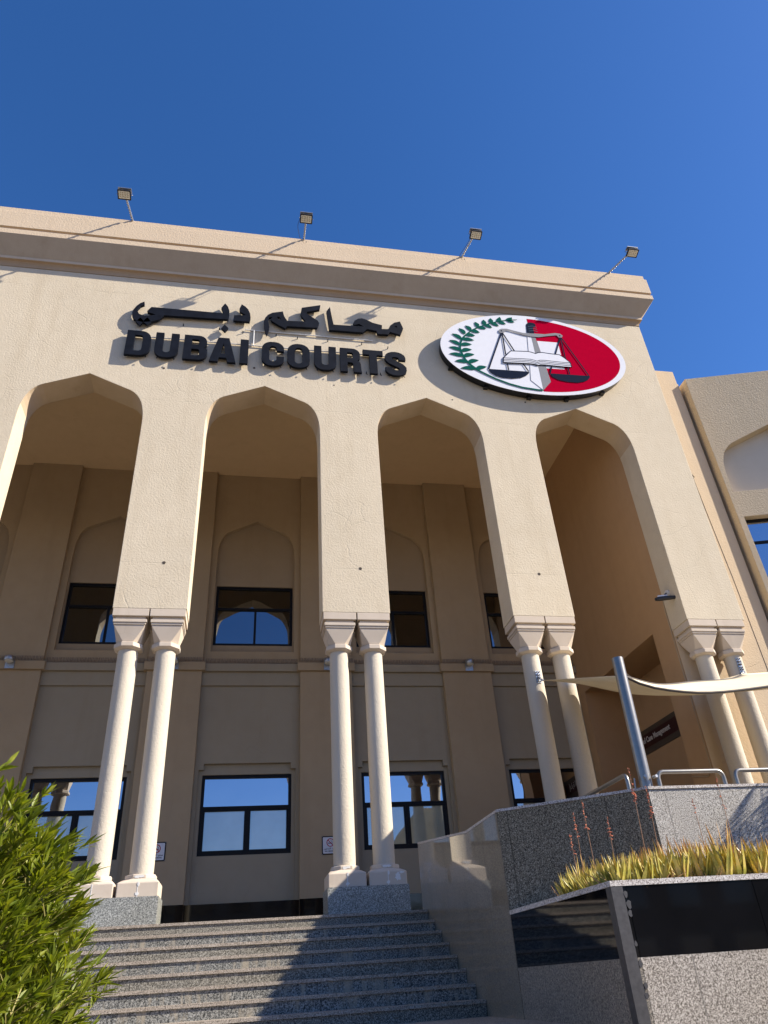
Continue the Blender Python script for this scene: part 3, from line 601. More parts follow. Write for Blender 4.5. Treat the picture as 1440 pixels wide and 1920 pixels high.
for p in ((-3.05, 15.99), (-2.0, 15.98), (-1.1, 15.95), (-.5, 15.9), (.35, 15.9), (.9, 15.86), (1.7, 15.86), (2.6, 15.85), (3.3, 15.78)):
    q2 = MB(); q2.tube([(p[0], YB, p[1]), (p[0], 0, p[1]-.03)], .012, 6); q2.build('mounting_pin', 'letter', asg)
q.build('mounting_rail', 'white_metal', asg)

# ---- round emblem
EX, EZ, RX, RZ = 7.376, 15.796, 2.67, 1.496
em = thing('court_emblem', 'oval emblem with scales, book, sword and laurel on a white and crimson field', 'emblem', (EX, 0, EZ))
def ell(rx, rz, n=96, a0=0, a1=360): return [(EX+rx*math.cos(R(a0+(a1-a0)*i/n)), EZ+rz*math.sin(R(a0+(a1-a0)*i/n))) for i in range(n+(1 if a1-a0 < 360 else 0))]
q = MB(); q.plate([ell(RX-.012, RZ-.012)], XZ, -.225, -.02); q.build('rim', 'rimblack', em)
q = MB(); q.plate([ell(RX, RZ)], XZ, -.235, -.2255); q.build('white_field', 'white_sign', em)
q = MB(); q.plate([ell(2.50, 1.385, 60, -90, 90)], XZ, -.238, -.2351); q.build('crimson_field', 'red', em)
D3 = lambda L: [(EX+a/1000, EZ+b/1000) for a, b in L]
ly = [-.2381]
def layer(name, loops, mt, t=.0013):
    q = MB()
    for L in loops: q.plate([L], XZ, ly[0]-t, ly[0]-.0001)
    ly[0] -= t; return q.build(name, mt, em)
layer('page', [D3(DATA['page'])], 'white_sign')
layer('blade', [D3(DATA['bladefill'])], 'white_sign')
layer('blade', [D3(DATA['blade'])], 'sgrey')
layer('blade_outline', [stroke(D3(DATA['bladew']), .008)], 'sgrey')
layer('handle', [D3(DATA['handle'])], 'navy')
hx = D3(DATA['handle'])
layer('grip_lines', [stroke([(EX-.02, EZ+1.06-.09*k), (EX+.12, EZ+1.10-.09*k), (EX+.24, EZ+1.06-.09*k)], .016) for k in range(3)], 'teal')
ly[0] -= .001
lv = []
def leaf(t0, b0, wd, side):
    a, b = Vector(b0), Vector(t0); d = b-a; n = Vector((-d.y, d.x)).normalized()*side; L = []; Rr = []
    for i in range(9):
        t = i/8; w_ = wd*math.sin(math.pi*min(1, t**.85))**.8*(1-.25*t); c = a+d*t+n*(.16*d.length*math.sin(math.pi*t))*.5
        L.append(tuple(c+n*w_)); Rr.append(tuple(c-n*w_))
    return L+Rr[-2:0:-1]
for k, (a, b, c, d) in enumerate(DATA['leaves']):
    lv.append(leaf((EX+a/1000, EZ+b/1000), (EX+c/1000, EZ+d/1000), .075, 0.0 if k == 26 else (-1 if k < 13 else 1)))
layer('laurel_leaves', lv, 'green')
layer('laurel_stem', [stroke(D3(DATA['stem']), [.02+.0035*i for i in range(15)]), stroke(D3(DATA['stem2']), .055)], 'green')
layer('scale_pan', [D3(DATA['pan1'])], 'navy'); layer('scale_pan', [D3(DATA['pan2'])], 'navy')
for L in DATA['cords']:
    layer('scale_cord', [stroke(D3(L), .038)], 'navy', .0003)
layer('scale_beam', [D3(DATA['beam'])], 'sgrey')
layer('beam_pivots', [[(EX+a/1000+.025*math.cos(t), EZ+b/1000+.025*math.sin(t)) for t in [2*math.pi*i/12 for i in range(12)]] for a, b in DATA['pivots']], 'navy')
layer('book', [D3(DATA['book'])], 'white_sign')
bl = D3(DATA['book'])
layer('book_lines', [stroke(bl[:12]+[bl[12]], .026), stroke(bl[10:]+[bl[0]], .026)]+[stroke(D3(L), .020) for L in DATA['pages']], 'navy')
q = MB()
for a in (205, 235, 262, 285, 312): 
    cx_, cz_ = EX+RX*math.cos(R(a)), EZ+RZ*math.sin(R(a)); q.box(cx_-.06, cx_+.06, -.12, -.003, cz_-.04, cz_+.03)
q.build('mounting_brackets', 'rimblack', em)

# ---- text helper
def text(body, size, mp, name, mat, parent, font_scale=(1, 1), d0=0, d1=.003, center=False, bold=0.0):
    cu = bpy.data.curves.new('t', 'FONT'); cu.body = body; cu.size = size; cu.offset = bold; cu.resolution_u = 2
    ob = bpy.data.objects.new('t', cu); COL.objects.link(ob)
    dg = bpy.context.evaluated_depsgraph_get(); me = ob.evaluated_get(dg).to_mesh()
    vs = [Vector(v.co) for v in me.vertices]; fs = [tuple(p.vertices) for p in me.polygons]
    ob.evaluated_get(dg).to_mesh_clear(); bpy.data.objects.remove(ob); bpy.data.curves.remove(cu)
    if not vs: return None
    xs = [v.x for v in vs]; cx_ = (min(xs)+max(xs))/2 if center else 0
    q = MB(); q.add([mp((v.x-cx_)*font_scale[0], v.y*font_scale[1], d1) for v in vs]+[mp((v.x-cx_)*font_scale[0], v.y*font_scale[1], d0) for v in vs],
        fs+[tuple(i+len(vs) for i in reversed(f)) for f in fs])
    from collections import Counter
    e = Counter(tuple(sorted((f[i], f[(i+1) % len(f)]))) for f in fs for i in range(len(f)))
    n = len(vs); q.f += [(a, b, b+n, a+n) for (a, b), c in e.items() if c == 1]
    return q.build(name, mat, parent)
def text_w(body, size):
    cu = bpy.data.curves.new('t', 'FONT'); cu.body = body; cu.size = size; ob = bpy.data.objects.new('t', cu); COL.objects.link(ob)
    bpy.context.view_layer.update(); w_ = ob.dimensions.x; bpy.data.objects.remove(ob); bpy.data.curves.remove(cu); return w_
# ---- no smoking signs
def nosmoke(x, label):
    t = thing('no_smoking_sign', label, 'sign', (x, 5.848, 4.50), 'no smoking signs on the pilasters')
    mp = lambda u, v, d: (x+u, 5.848-d, 4.50+v)
    q = MB(); q.plate([[(-.21, -.21), (.21, -.21), (.21, .21), (-.21, .21)]], mp, 0, .012); q.build('frame', 'frame', t)
    q = MB(); q.plate([rr_(.37, .37, .02, 4, -.185, -.185)], mp, .0125, .015); q.build('face', 'white_sign', t)
    q = MB(); n = 32
    q.plate([[(.095*math.cos(2*math.pi*i/n), .06+.095*math.sin(2*math.pi*i/n)) for i in range(n)], [(.077*math.cos(2*math.pi*i/n), .06+.077*math.sin(2*math.pi*i/n)) for i in range(n)]], mp, .0155, .018)
    q.plate([stroke([(-.058, .118), (.058, .002)], .017)], mp, .0155, .0178); q.build('prohibition_ring', 'red', t)
    q = MB(); q.plate([[(-.06, .038), (.03, .038), (.03, .056), (-.06, .056)]], mp, .0152, .0154); q.plate([[(.034, .038), (.05, .038), (.05, .056), (.034, .056)]], mp, .0152, .0154)
    q.plate([stroke([(.045, .06), (.035, .075), (.04, .09), (.015, .10), (.01, .12)], .009)], mp, .0152, .0154); q.build('cigarette', 'frame', t)
    text('\uFEE6\uFEF4\uFEA7\uFEAA\uFE98\uFEDF\uFE8D \uFEC9\uFEEE\uFEE8\uFEE4\uFEE3', .055, lambda u, v, d: mp(u, v-.092, d), 'arabic_text', 'frame', t, (1, 1), .0152, .017, True, .001)
    text('NO', .042, lambda u, v, d: mp(u-.105, v-.148, d), 'english_text', 'frame', t, (1.0, 1), .0152, .017, True, .001)
    text('SMOKING', .042, lambda u, v, d: mp(u+.04, v-.148, d), 'english_text', 'frame', t, (1.0, 1), .0152, .017, True, .001)
    q = MB(); [q.cyl(mp(a, b, .0121), mp(a, b, .016), .008, 8) for a in (-.198, .198) for b in (-.198, .198)]; q.build('screws', 'galv', t)
nosmoke(-1.935, 'white no smoking sign in a black frame, half hidden by the column beside the shrub')
nosmoke(2.19, 'white no smoking sign in a black frame beside the central column pair')
nosmoke(-6.03, 'white no smoking sign on the pilaster beyond the left edge')
# ---- office sign inside the side recess
os_ = thing('office_sign', 'long maroon wall sign reading Office of Case Management inside the side recess', 'sign', (10.84, 4, 6.4))
mp = lambda u, v, d: (10.838-d, u, v)
q = MB(); q.plate([[(1.55, 6.365), (5.62, 6.365), (5.62, 6.989), (1.55, 6.989)]], mp, 0, .02); q.build('border', 'brownedge', os_)
q = MB(); q.plate([[(1.55, 6.513), (5.62, 6.513), (5.62, 6.859), (1.55, 6.859)]], mp, .021, .03); q.build('face', 'maroon', os_)
tot = text_w('Office of Case Management', .205); pre = ''
for wd_ in ('Office', 'of', 'Case', 'Management'):
    off = (text_w(pre+wd_, .205)-text_w(wd_, .205))*.84
    text(wd_, .205, lambda u, v, d: (10.838-d, 5.60-u-off, 6.645+v), 'english_text', 'signtext', os_, (.84, 1), .031, .036, False, .003); pre += wd_+' '
text('\uFE8E\uFEF3\uFE8E\uFEC0\uFED8\uFEDF\uFE8D \uFE93\uFEAD\uFE8D\uFEA9\uFE87', .26, lambda u, v, d: (10.838-d, 3.2-u, 6.66+v), 'arabic_text', 'signtext', os_, (1, 1), .031, .036, False, .003)
# ================================================================== buildings across the street, behind the camera (seen in the glass and polished stone)
def block(x, y, w_, d, h, fl, nb, lab, mt):
    t = thing('office_block', lab, 'building', (x, y, 0), 'buildings across the street')
    q = MB(); q.box(x-w_/2, x+w_/2, y-d/2, y+d/2, 0, h); q.box(x-w_/2-.2, x+w_/2+.2, y-d/2-.2, y+d/2+.2, h+.01, h+.6); q.build('wall', mt, t)
    for k in range(fl):
        for i in range(nb):
            z0 = 1.2+k*(h-1)/fl; xw = x-w_/2+(i+.5)*w_/nb
            q = MB(); q.box(xw-w_/nb*.28, xw+w_/nb*.28, y+d/2-.02, y+d/2+.05, z0, z0+(h-1)/fl*.5); q.build('window', 'glass_up', t)
block(-26, -62, 22, 14, 9, 2, 6, 'low beige block across the street, leftmost, seen only in reflections', 'tan')
block(4, -68, 26, 14, 12, 3, 7, 'mid height block across the street facing the stairs, seen only in reflections', 'wing')
block(36, -60, 24, 14, 8, 2, 6, 'low block across the street at the right, seen only in reflections', 'tan')
# ================================================================== roof floodlights
def flood(base, head, label, cable=True):
    t = thing('floodlight', label, 'floodlight', base, 'floodlights on brackets along the parapet')
    b = Vector(base); h = Vector(head)
    q = MB(); q.tube([b+Vector((0, .25, .012)), b+Vector((0, .0, .015)), h+Vector((0, .0, .10))], .027, 6)
    n = 12
    for i in range(1, n):
        p = b.lerp(h+Vector((0, 0, .10)), i/n); q.box(p.x-.026, p.x+.026, p.y-.010, p.y+.010, p.z-.03, p.z+.012)
    q.build('bracket_arm', 'galv', t)
    ax = Vector((1, 0, 0)); nn = Vector((0, -.30, -.95)).normalized(); up = ax.cross(nn)
    def mp(u, v, d): return tuple(h+ax*u+up*v+nn*d)
    q = MB(); q.plate([rr_(.34, .25, .02, 3, -.17, -.125)], mp, -.02, .02)
    for i in range(9): q.plate([[(-.15+.035*i, -.10), (-.137+.035*i, -.10), (-.137+.035*i, .10), (-.15+.035*i, .10)]], mp, -.06, -.0205)
    hd = q.build('lamp_head', 'lampblack', t)
    q = MB(); q.plate([rr_(.275, .185, .012, 3, -.1375, -.0925)], mp, .0205, .024); q.build('lens', 'lampglass', hd)
    q = MB()
    for i in range(4):
        for j in range(3): q.plate([[(-.12+.062*i, -.075+.052*j), (-.075+.062*i, -.075+.052*j), (-.075+.062*i, -.038+.052*j), (-.12+.062*i, -.038+.052*j)]], mp, .0245, .026)
    q.build('led_cells', 'signlit', hd)
    q = MB(); q.tube([mp(-.185, 0, 0), mp(-.185, .03, -.14), mp(-.17, .04, -.17), mp(.17, .04, -.17), mp(.185, .03, -.14), mp(.185, 0, 0)], .010, 6); q.build('yoke', 'galv', t)
    q = MB(); q.box(h.x-.17, h.x+.17, h.y-.10, h.y+.05, h.z+.14, h.z+.17); q.build('top_plate', 'galv', t)
    if cable:
        c = [h+Vector((-.165, 0, -.0)), h+Vector((-.22, .1, -.22)), b+Vector((-.12, -.20, -.16)), b+Vector((-.04, -.09, -.10)), b+Vector((.02, -.055, -.30)), b+Vector((.07, -.055, -.10)), b+Vector((.04, -.02, .015))]
        P = []
        for i in range(len(c)-1):
            p0 = c[max(i-1, 0)]; p3 = c[min(i+2, len(c)-1)]
            for k in range(5):
                u = k/5; P.append(.5*((2*c[i])+(c[i+1]-p0)*u+(2*p0-5*c[i]+4*c[i+1]-p3)*u*u+(3*c[i]-p0-3*c[i+1]+p3)*u**3))
        q = MB(); q.tube(P, .006, 5); q.build('cable', 'cable', t)
MT['signlit'] = plain('led_cells', (.50, .46, .36), .4)
flood((-3.62, -.36, 19.425), (-3.73, -1.25, 19.32), 'floodlight above the left arch, leftmost of those on the parapet', False)
flood((1.04, -.36, 19.425), (1.035, -1.25, 19.18), 'floodlight with a dangling cable above the Arabic lettering')
flood((5.69, -.36, 19.425), (5.87, -1.25, 19.33), 'floodlight above the left end of the emblem')
flood((10.36, -.36, 19.425), (10.72, -1.25, 19.33), 'floodlight nearest the right-hand corner of the cornice', False)

# ---- wall lamps on the pilaster bands
def wall_lamp():
    t = thing('wall_lamp', 'x', 'wall lamp', (0, 5.77, 9.1), 'wall lamps on the pilaster bands')
    q = MB(); q.box(-.11, .11, 5.742, 5.768, 8.98, 9.19); q.build('back_plate', 'galv', t)
    q = MB(); q.lathe(0, 5.62, [(9.13, .115), (9.15, .125), (9.24, .125), (9.26, .11)], 20); q.box(-.03, .03, 5.64, 5.742, 9.14, 9.19); q.build('drum', 'galv', t, True)
    q = MB(); q.lathe(0, 5.62, [(9.118, .10), (9.129, .10)], 20); q.build('lens', 'lampglass', t)
    return t
wl_ = wall_lamp(); wl_.location.x = -6.08; wl_['label'] = 'small drum wall lamp at the left edge of the photo'
for x_, lb in ((-1.95, 'small drum wall lamp mostly hidden behind the column beside the shrub'), (2.20, 'small drum wall lamp left of the central column pair'), (6.30, 'small drum wall lamp between the central and right column pairs')):
    dup(wl_, (x_, 5.77, 9.1), lb)

# ---- bird spikes on the ledges
def spikes(n, w_):
    t = MB(); rnd = random.Random(3)
    t.box(-w_/2, w_/2, -.02, .02, 0, .006)
    for i in range(n):
        x_ = -w_/2+w_*(i+.5)/n
        for dx, dy in ((-.012, -.035), (.014, -.055)):
            t.tube([(x_, 0, .004), (x_+dx*rnd.uniform(.2, 1.4), dy, .125)], .0045, 3, False)
    return t
sp = spikes(70, 2.5).build('bird_spikes', 'spike'); sp.location = (XA[3], 5.90, 9.206)
tag(sp, 'row of bird spikes on the ledge under the leftmost upper window', 'bird spikes', 'bird spikes along the ledges')
for x_, y_, lb in ((XA[4], 5.90, 'row of bird spikes on the ledge under the upper window of the second arch'), (XA[5], 5.90, 'row of bird spikes on the ledge under the upper window of the third arch'), (XA[6], 5.90, 'row of bird spikes on the ledge under the upper window of the rightmost arch')):
    c = sp.copy(); COL.objects.link(c); c.location = (x_, y_, 9.206); c['label'] = lb
sp2 = spikes(42, 1.5).build('bird_spikes', 'spike'); sp2.location = (XA[3]-2.048, 5.80, 9.206)
tag(sp2, 'short bird spikes on the pilaster band at the left edge', 'bird spikes', 'bird spikes along the ledges')
for x_, lb in ((XA[4]-2.048, 'short bird spikes on the pilaster band behind the column beside the shrub'), (XA[5]-2.048, 'short bird spikes on the pilaster band left of the central columns'), (XA[6]-2.048, 'short bird spikes on the pilaster band right of the central columns')):
    c = sp2.copy(); COL.objects.link(c); c.location = (x_, 5.80, 9.206); c['label'] = lb

# ---- security camera
sc_ = thing('security_camera', 'small white and black security camera on the inner face of the rightmost pier', 'camera', (9.648, .40, 8.9))
q = MB(); q.cyl((9.648, .40, 8.86), (9.60, .40, 8.86), .07, 16); q.build('mount', 'white_metal', sc_)
q = MB(); q.tube([(9.60, .40, 8.86), (9.52, .36, 8.80), (9.50, .30, 8.68)], .018, 8); q.build('arm', 'lampblack', sc_)
q = MB(); q.tube([(9.58, .22, 8.66), (9.42, .26, 8.655), (9.30, .29, 8.65), (9.24, .30, 8.645)], [.048, .052, .052, .046], 16); q.build('body', 'lampblack', sc_, True)
q = MB(); q.tube([(9.50, .245, 8.722), (9.40, .27, 8.718), (9.28, .29, 8.712)], [.022, .026, .022], 10); q.build('sun_hood', 'white_sign', sc_, True)
q = MB(); q.tube([(9.236, .301, 8.645), (9.21, .306, 8.643)], .038, 16); q.tube([(9.66, .2, 8.66), (9.581, .22, 8.66)], .045, 12); q.build('lens', 'lampblack', sc_)
cd = MB(); cd.tube([(9.635, .42, 8.9), (9.635, .62, 8.86), (9.635, .665, 8.80), (9.635, .69, 8.6), (9.635, .70, 4.9), (9.635, .9, 4.82), (9.635, 1.48, 4.95)], .014, 6)
tag(cd.build('conduit', 'tan', None, False, (9.63, .7, 4.8)), 'thin painted conduit running down the side wall below the security camera', 'conduit')

# ================================================================== shade sail, post, brackets, rails
A_ = Vector((5.98, .06, 6.60)); B_ = Vector((4.42, -5.80, 4.53)); C_ = Vector((9.36, -5.0, 5.0)); D_ = Vector((10.55, .0, 6.73))
def curve_pts(P, Q, ts, zs, n=24):
    o = []
    for i in range(n+1):
        t = i/n; p = P.lerp(Q, t)
        for a in range(len(ts)-1):
            if ts[a] <= t <= ts[a+1]+1e-9:
                def tang(k):
                    k0, k1 = max(k-1, 0), min(k+1, len(ts)-1); return (zs[k1]-zs[k0])/(ts[k1]-ts[k0])
                h = ts[a+1]-ts[a]; u = (t-ts[a])/h
                z = (2*u**3-3*u*u+1)*zs[a]+(u**3-2*u*u+u)*h*tang(a)+(-2*u**3+3*u*u)*zs[a+1]+(u**3-u*u)*h*tang(a+1); break
        o.append(Vector((p.x, p.y, z)))
    return o
Fc = curve_pts(A_, C_, [0, .083, .157, .293, .452, .682, .883, 1], [6.60, 6.42, 6.215, 5.805, 5.496, 5.20, 5.029, 5.0])
Nc = curve_pts(B_, C_, [0, .039, .105, .24, .439, .767, 1], [4.50, 4.42, 4.362, 4.356, 4.493, 4.778, 5.0])
Mc = curve_pts(B_, D_, [0, .167, .418, .819, 1], [4.50, 4.746, 5.318, 6.237, 6.73])
ss = thing('shade_sail', 'cream shade sail stretched between the columns and a steel post', 'shade sail', (6.5, -3, 5.0))
def sheet(rows):
    q = MB(); n = len(rows[0]); q.v = [tuple(p) for r in rows for p in r]
    for a in range(len(rows)-1):
        for i in range(n-1): q.f.append((a*n+i, a*n+i+1, (a+1)*n+i+1, (a+1)*n+i))
    return q
def between(P, Q, m, sag):
    return [[P[i].lerp(Q[i], a/m)-Vector((0, 0, sag*math.sin(math.pi*a/m)*math.sin(math.pi*i/(len(P)-1)))) for i in range(len(P))] for a in range(m+1)]
def hemsheet(P, Q, sag): return sheet(between(P, Q, 10, sag))
# two fields meeting in the seam from post to far corner
c1 = hemsheet(Fc, Nc, .02).build('cloth_panel', 'sail', ss, True)
BD = Mc; CD = [C_.lerp(D_, i/24) for i in range(25)]
tri = between(Nc, [B_.lerp(B_, 0) if False else Mc[i] for i in range(25)], 10, .03)
c2 = sheet(tri).build('cloth_panel', 'sail', ss, True)
Ec = curve_pts(A_, D_, [0, .25, .5, .75, 1], [6.60, 6.50, 6.43, 6.50, 6.73])
c3_ = hemsheet(Ec, Fc, .02).build('cloth_panel', 'sail', ss, True)
for c in (c1, c2, c3_):
    md = c.modifiers.new('thickness', 'SOLIDIFY'); md.thickness = .004
q = MB(); q.tube(Nc, .016, 6); q.tube(Mc, .012, 6); q.build('hem', 'hem', ss)
q = MB(); q.tube(Fc, .010, 6); q.build('hem', 'sail', ss)
def chain(pts, n, r=.012):
    q = MB()
    for i in range(n):
        p = pts[0].lerp(pts[1], (i+.5)/n); d = (pts[1]-pts[0]).normalized(); s1 = d.cross(Vector((0, 0, 1))).normalized(); s2 = s1.cross(d)
        a = s1 if i % 2 else s2; L_ = (pts[1]-pts[0]).length/n*.68
        q.tube([p+d*L_*math.cos(t)+a*L_*.45*math.sin(t) for t in [2*math.pi*k/10 for k in range(11)]], r*.6, 5, False)
    return q
A0 = Vector((5.90, .13, 6.69)); D0 = Vector((10.73, .13, 6.80)); P0 = Vector((4.40, -5.80, 4.56))
chain([A0, A_], 3, .02).build('chain', 'galv', ss); chain([D0+Vector((-.02, -.02, 0)), D_], 3, .02).build('chain', 'galv', ss)
q = MB(); q.tube([P0, B_], .01, 6); q.tube([P0+Vector((0, 0, .03)), Mc[1]], .008, 5); q.build('chain', 'hem', ss)
def bracket(cx, z, label, ang):
    t = thing('sail_bracket', label, 'bracket', (cx, .14, z), 'metal sail brackets on the columns')
    c = Vector((cx, .335, z)); d = Vector((math.sin(ang), -math.cos(ang), 0)); s_ = Vector((math.cos(ang), math.sin(ang), 0)); p = c+d*.19
    q = MB()
    def mp(u, v, w_): return tuple(p+s_*u+Vector((0, 0, v))+d*w_)
    q.plate([[(-.05, -.13), (.05, -.13), (.05, .13), (-.05, .13)]], mp, -.005, .012); q.build('plate', 'galv', t)
    q = MB()
    for u in (-.025, .025):
        for v in (-.10, -.03, .04, .10): q.tube([mp(u, v, .012), mp(u, v, .05)], .012, 6)
    q.build('bolts', 'hem', t)
    q = MB(); q.tube([mp(0, .03, .012), mp(.02, .03, .07), mp(0, -.03, .07), mp(0, -.03, .012)], .012, 6); q.build('eye', 'galv', t)
c3, c4 = colpos[(5, 0)], colpos[(6, 1)]
bracket(c3, 6.70, 'bolted bracket holding the sail corner on the column left of the side recess', .1)
bracket(c4, 7.03, 'upper of two brackets on the rightmost column', -.1); bracket(c4, 6.78, 'lower of two brackets on the rightmost column, sail corner chained to it', -.1)
sp_ = thing('steel_post', 'stainless steel post rising from the parapet corner, holding the shade sail', 'post', (4.36, -5.80, 3.18))
q = MB(); q.cyl((4.335, -5.86, 2.9), (4.40, -5.80, 4.715), .068, 28); q.build('tube', 'steel', sp_, True)
q = MB(); q.tube([(4.30, -5.93, 3.30), (4.28, -5.99, 3.30)], .016, 8); q.tube([(4.41, -5.92, 3.30), (4.42, -5.98, 3.30)], .016, 8)
q.tube([(4.24, -5.79, 3.18), (4.25, -5.80, 3.32)], .010, 6); q.build('bolts', 'galv', sp_)
def hoop(p, q_, h, r, label, nm='guard_rail'):
    p = Vector(p); q_ = Vector(q_); d = (q_-p).normalized(); Z = Vector((0, 0, 1)); rr2 = .07
    pts = [p, p+Z*(h-rr2)]+[p+Z*(h-rr2)+d*rr2*(1-math.cos(a))+Z*rr2*math.sin(a) for a in [math.pi/2*i/5 for i in range(1, 6)]]
    pts += [q_+Z*(h-rr2)-d*rr2*(1-math.cos(a))+Z*rr2*math.sin(a) for a in [math.pi/2*i/5 for i in range(5, -1, -1)]]+[q_]
    t = thing(nm, label, 'guard rail', p, 'low steel guard rails on the parapet')
    m_ = MB(); m_.tube(pts, r, 12); m_.build('tube', 'steel', t, True)
    m_ = MB(); m_.lathe(p.x, p.y, [(p.z, .04), (p.z+.012, .04)], 16); m_.lathe(q_.x, q_.y, [(q_.z, .04), (q_.z+.012, .04)], 16); m_.build('foot_flanges', 'steel', t)
hoop((4.46, -5.93, 3.181), (5.25, -5.93, 3.181), .17, .024, 'low steel guard rail just right of the steel post')
hoop((5.40, -5.93, 3.181), (6.25, -5.93, 3.181), .17, .024, 'low steel guard rail at the right edge of the photo')
hoop((6.4, -5.93, 3.181), (7.25, -5.93, 3.181), .17, .024, 'low steel guard rail beyond the right edge of the photo')
t = thing('guard_rail', 'dark looking steel guard rail running back from the steel post behind the angled wall', 'guard rail', (4.14, -5.84, 3.181), 'low steel guard rails on the parapet')
q = MB(); q.tube([(4.14, -5.84, 3.181), (4.14, -5.84, 3.29), (4.14, -5.83, 3.325), (4.14, -5.81, 3.345), (4.14, -5.77, 3.352), (4.14, -4.72, 3.352), (4.14, -4.68, 3.34), (4.14, -4.66, 3.30), (4.14, -4.65, ZFL)], .024, 12); q.build('tube', 'steel', t, True)
q = MB(); q.lathe(4.14, -5.84, [(3.181, .04), (3.193, .04)], 16); q.lathe(4.14, -4.65, [(ZFL, .04), (ZFL+.012, .04)], 16); q.build('foot_flanges', 'steel', t)

# ================================================================== planting
def blade(q, base, d, L, w_, bend, n=5, thick=.25):
    """tapering fleshy leaf with a channelled section"""
    d = d.normalized(); side = d.cross(Vector((0, 0, 1)))
    side = side.normalized() if side.length > .05 else Vector((1, 0, 0)); side.rotate(Matrix.Rotation(bend[1], 3, d)); out = side.cross(d)
    k = len(q.v); p = Vector(base); dd = d.copy()
    for i in range(n+1):
        t = i/n; ww_ = w_*(1-t**1.6)*.5+.0008
        q.v += [tuple(p-side*ww_), tuple(p+out*ww_*thick*2), tuple(p+side*ww_)]
        dd = (dd+Vector(bend[0])*(1/n)).normalized(); p = p+dd*L/n
    for i in range(n):
        a = k+3*i; q.f += [(a, a+1, a+4, a+3), (a+1, a+2, a+5, a+4), (a+2, a, a+3, a+5)]
rnd = random.Random(11)
al = MB(); dry = MB()
def inside(x, y):
    yb = -5.16+(x-2.99)*(-.89/1.28) if x < 4.27 else -6.05
    return y < yb-.10 and y > -7.36 and x > 3.02 and (x > 3.75 or y < -6.15-(x-3.0)*-.25)
spots = []
for i in range(1900):
    x, y = rnd.uniform(3.02, 8.6), rnd.uniform(-7.36, -5.3)
    if not inside(x, y): continue
    if x > 6.4 and rnd.random() < .6: continue
    if all((x-a)**2+(y-b)**2 > .0065 for a, b in spots): spots.append((x, y))
    if len(spots) > 420: break
for x, y in spots:
    hgt = rnd.uniform(.26, .44)*(1.0 if x > 3.6 else .8); nL = rnd.randint(13, 19)
    tall = rnd.random() < .07
    for k in range(nL):
        a = rnd.uniform(0, 6.28); lean = rnd.uniform(.08, .55); L = hgt*rnd.uniform(.7, 1.1)*(1.25 if tall else 1)
        d = Vector((math.cos(a)*lean, math.sin(a)*lean, 1))
        blade(al, (x+math.cos(a)*.015, y+math.sin(a)*.015, 2.08), d, L, rnd.uniform(.034, .058), ((-.25*d.x+rnd.uniform(-.25, .25), -.25*d.y+rnd.uniform(-.25, .25), .2), rnd.uniform(-.6, .6)))
    for k in range(9):
        a = rnd.uniform(0, 6.28); d = Vector((math.cos(a), math.sin(a), rnd.uniform(.3, 1.2)))
        blade(dry, (x, y, 2.08), d, rnd.uniform(.14, .32), .018, ((rnd.uniform(-.8, .8), rnd.uniform(-.8, .8), rnd.uniform(-.9, .2)), rnd.uniform(-1, 1)), 4)
# leaves leaning out over the left rim
for k in range(90):
    y = rnd.uniform(-7.3, -6.2); a = rnd.uniform(-.6, .6)
    blade(al, (rnd.uniform(2.98, 3.05), y, 2.09), Vector((-.55*rnd.random(), .5*a, 1)), rnd.uniform(.12, .26), .026, ((-.2, 0, .1), rnd.uniform(-1, 1)))
ab = thing('aloe_bed', 'dense bed of yellow green aloes with reddish tips filling the planter', 'aloe plants', (4.5, -6.8, 2.08)); ab['kind'] = 'stuff'
o = al.build('aloe_leaves', 'aloe', ab); o['kind'] = 'stuff'
o = dry.build('dry_leaves', 'aloe_dry', ab); o['kind'] = 'stuff'
stk = [((3.088, 2.30), (3.10, 2.834), 'aloe flower stalk with coral buds, second from the left above the planter'), ((3.208, 2.3), (3.207, 2.951), 'tall thin coral flower stalk, third from the left above the planter'),
       ((3.21, 2.3), (3.235, 2.731), 'short coral flower stalk in front of the dark angled parapet wall, fourth from the left'), ((3.51, 2.3), (3.551, 3.14), 'tallest flower stalk, its coral tip crossing the foot of the steel post'),
       ((3.63, 2.3), (3.684, 2.974), 'coral flower stalk crossing the parapet corner, dense orange buds'), ((4.09, 2.3), (4.116, 2.86), 'faint thin flower stalk in front of the sunlit parapet'),
       ((4.38, 2.3), (4.425, 3.041), 'rightmost flower stalk, below the first guard rail'), ((3.015, 2.2), (3.025, 2.658), 'shortest flower stalk at the left end of the planter')]
for (xa, za), (xb, zb), lab in stk:
    Y_ = -6.6 if xb < 3.22 else -7.0
    t = thing('flower_stalk', lab, 'flower stalk', (xa, Y_, 2.08), 'coral flower stalks rising from the aloes')
    a = Vector((xa, Y_, 2.08)); b = Vector((xb, Y_, zb)); c = a.lerp(b, .5)+Vector((rnd.uniform(-.02, .02), 0, 0)); P = [a*(1-u)**2+c*2*u*(1-u)+b*u*u for u in [i/12 for i in range(13)]]
    q = MB(); q.tube(P, [.0055-.0003*i for i in range(13)], 5); q.build('stem', 'stalk', t)
    q = MB(); L = b.z-a.z
    dens = 34 if 'dense' in lab or 'tallest' in lab else (10 if 'faint' in lab else 18)
    for k in range(dens):
        u = 1-rnd.random()*(.30 if dens > 12 else .16); p = a*(1-u)**2+c*2*u*(1-u)+b*u*u; an = rnd.uniform(0, 6.28); s0 = .022*(1.25-u)*4 if u > .8 else .02
        d = Vector((math.cos(an), math.sin(an), -.35 if u < .9 else .8)); ln = .026*(1.0-(u-.7)*2.0)*rnd.uniform(.7, 1.2)
        q.tube([p, p+d*ln*.5, p+d*ln], [.002, .0045, .002], 5)
    q.build('buds', 'flower', t)

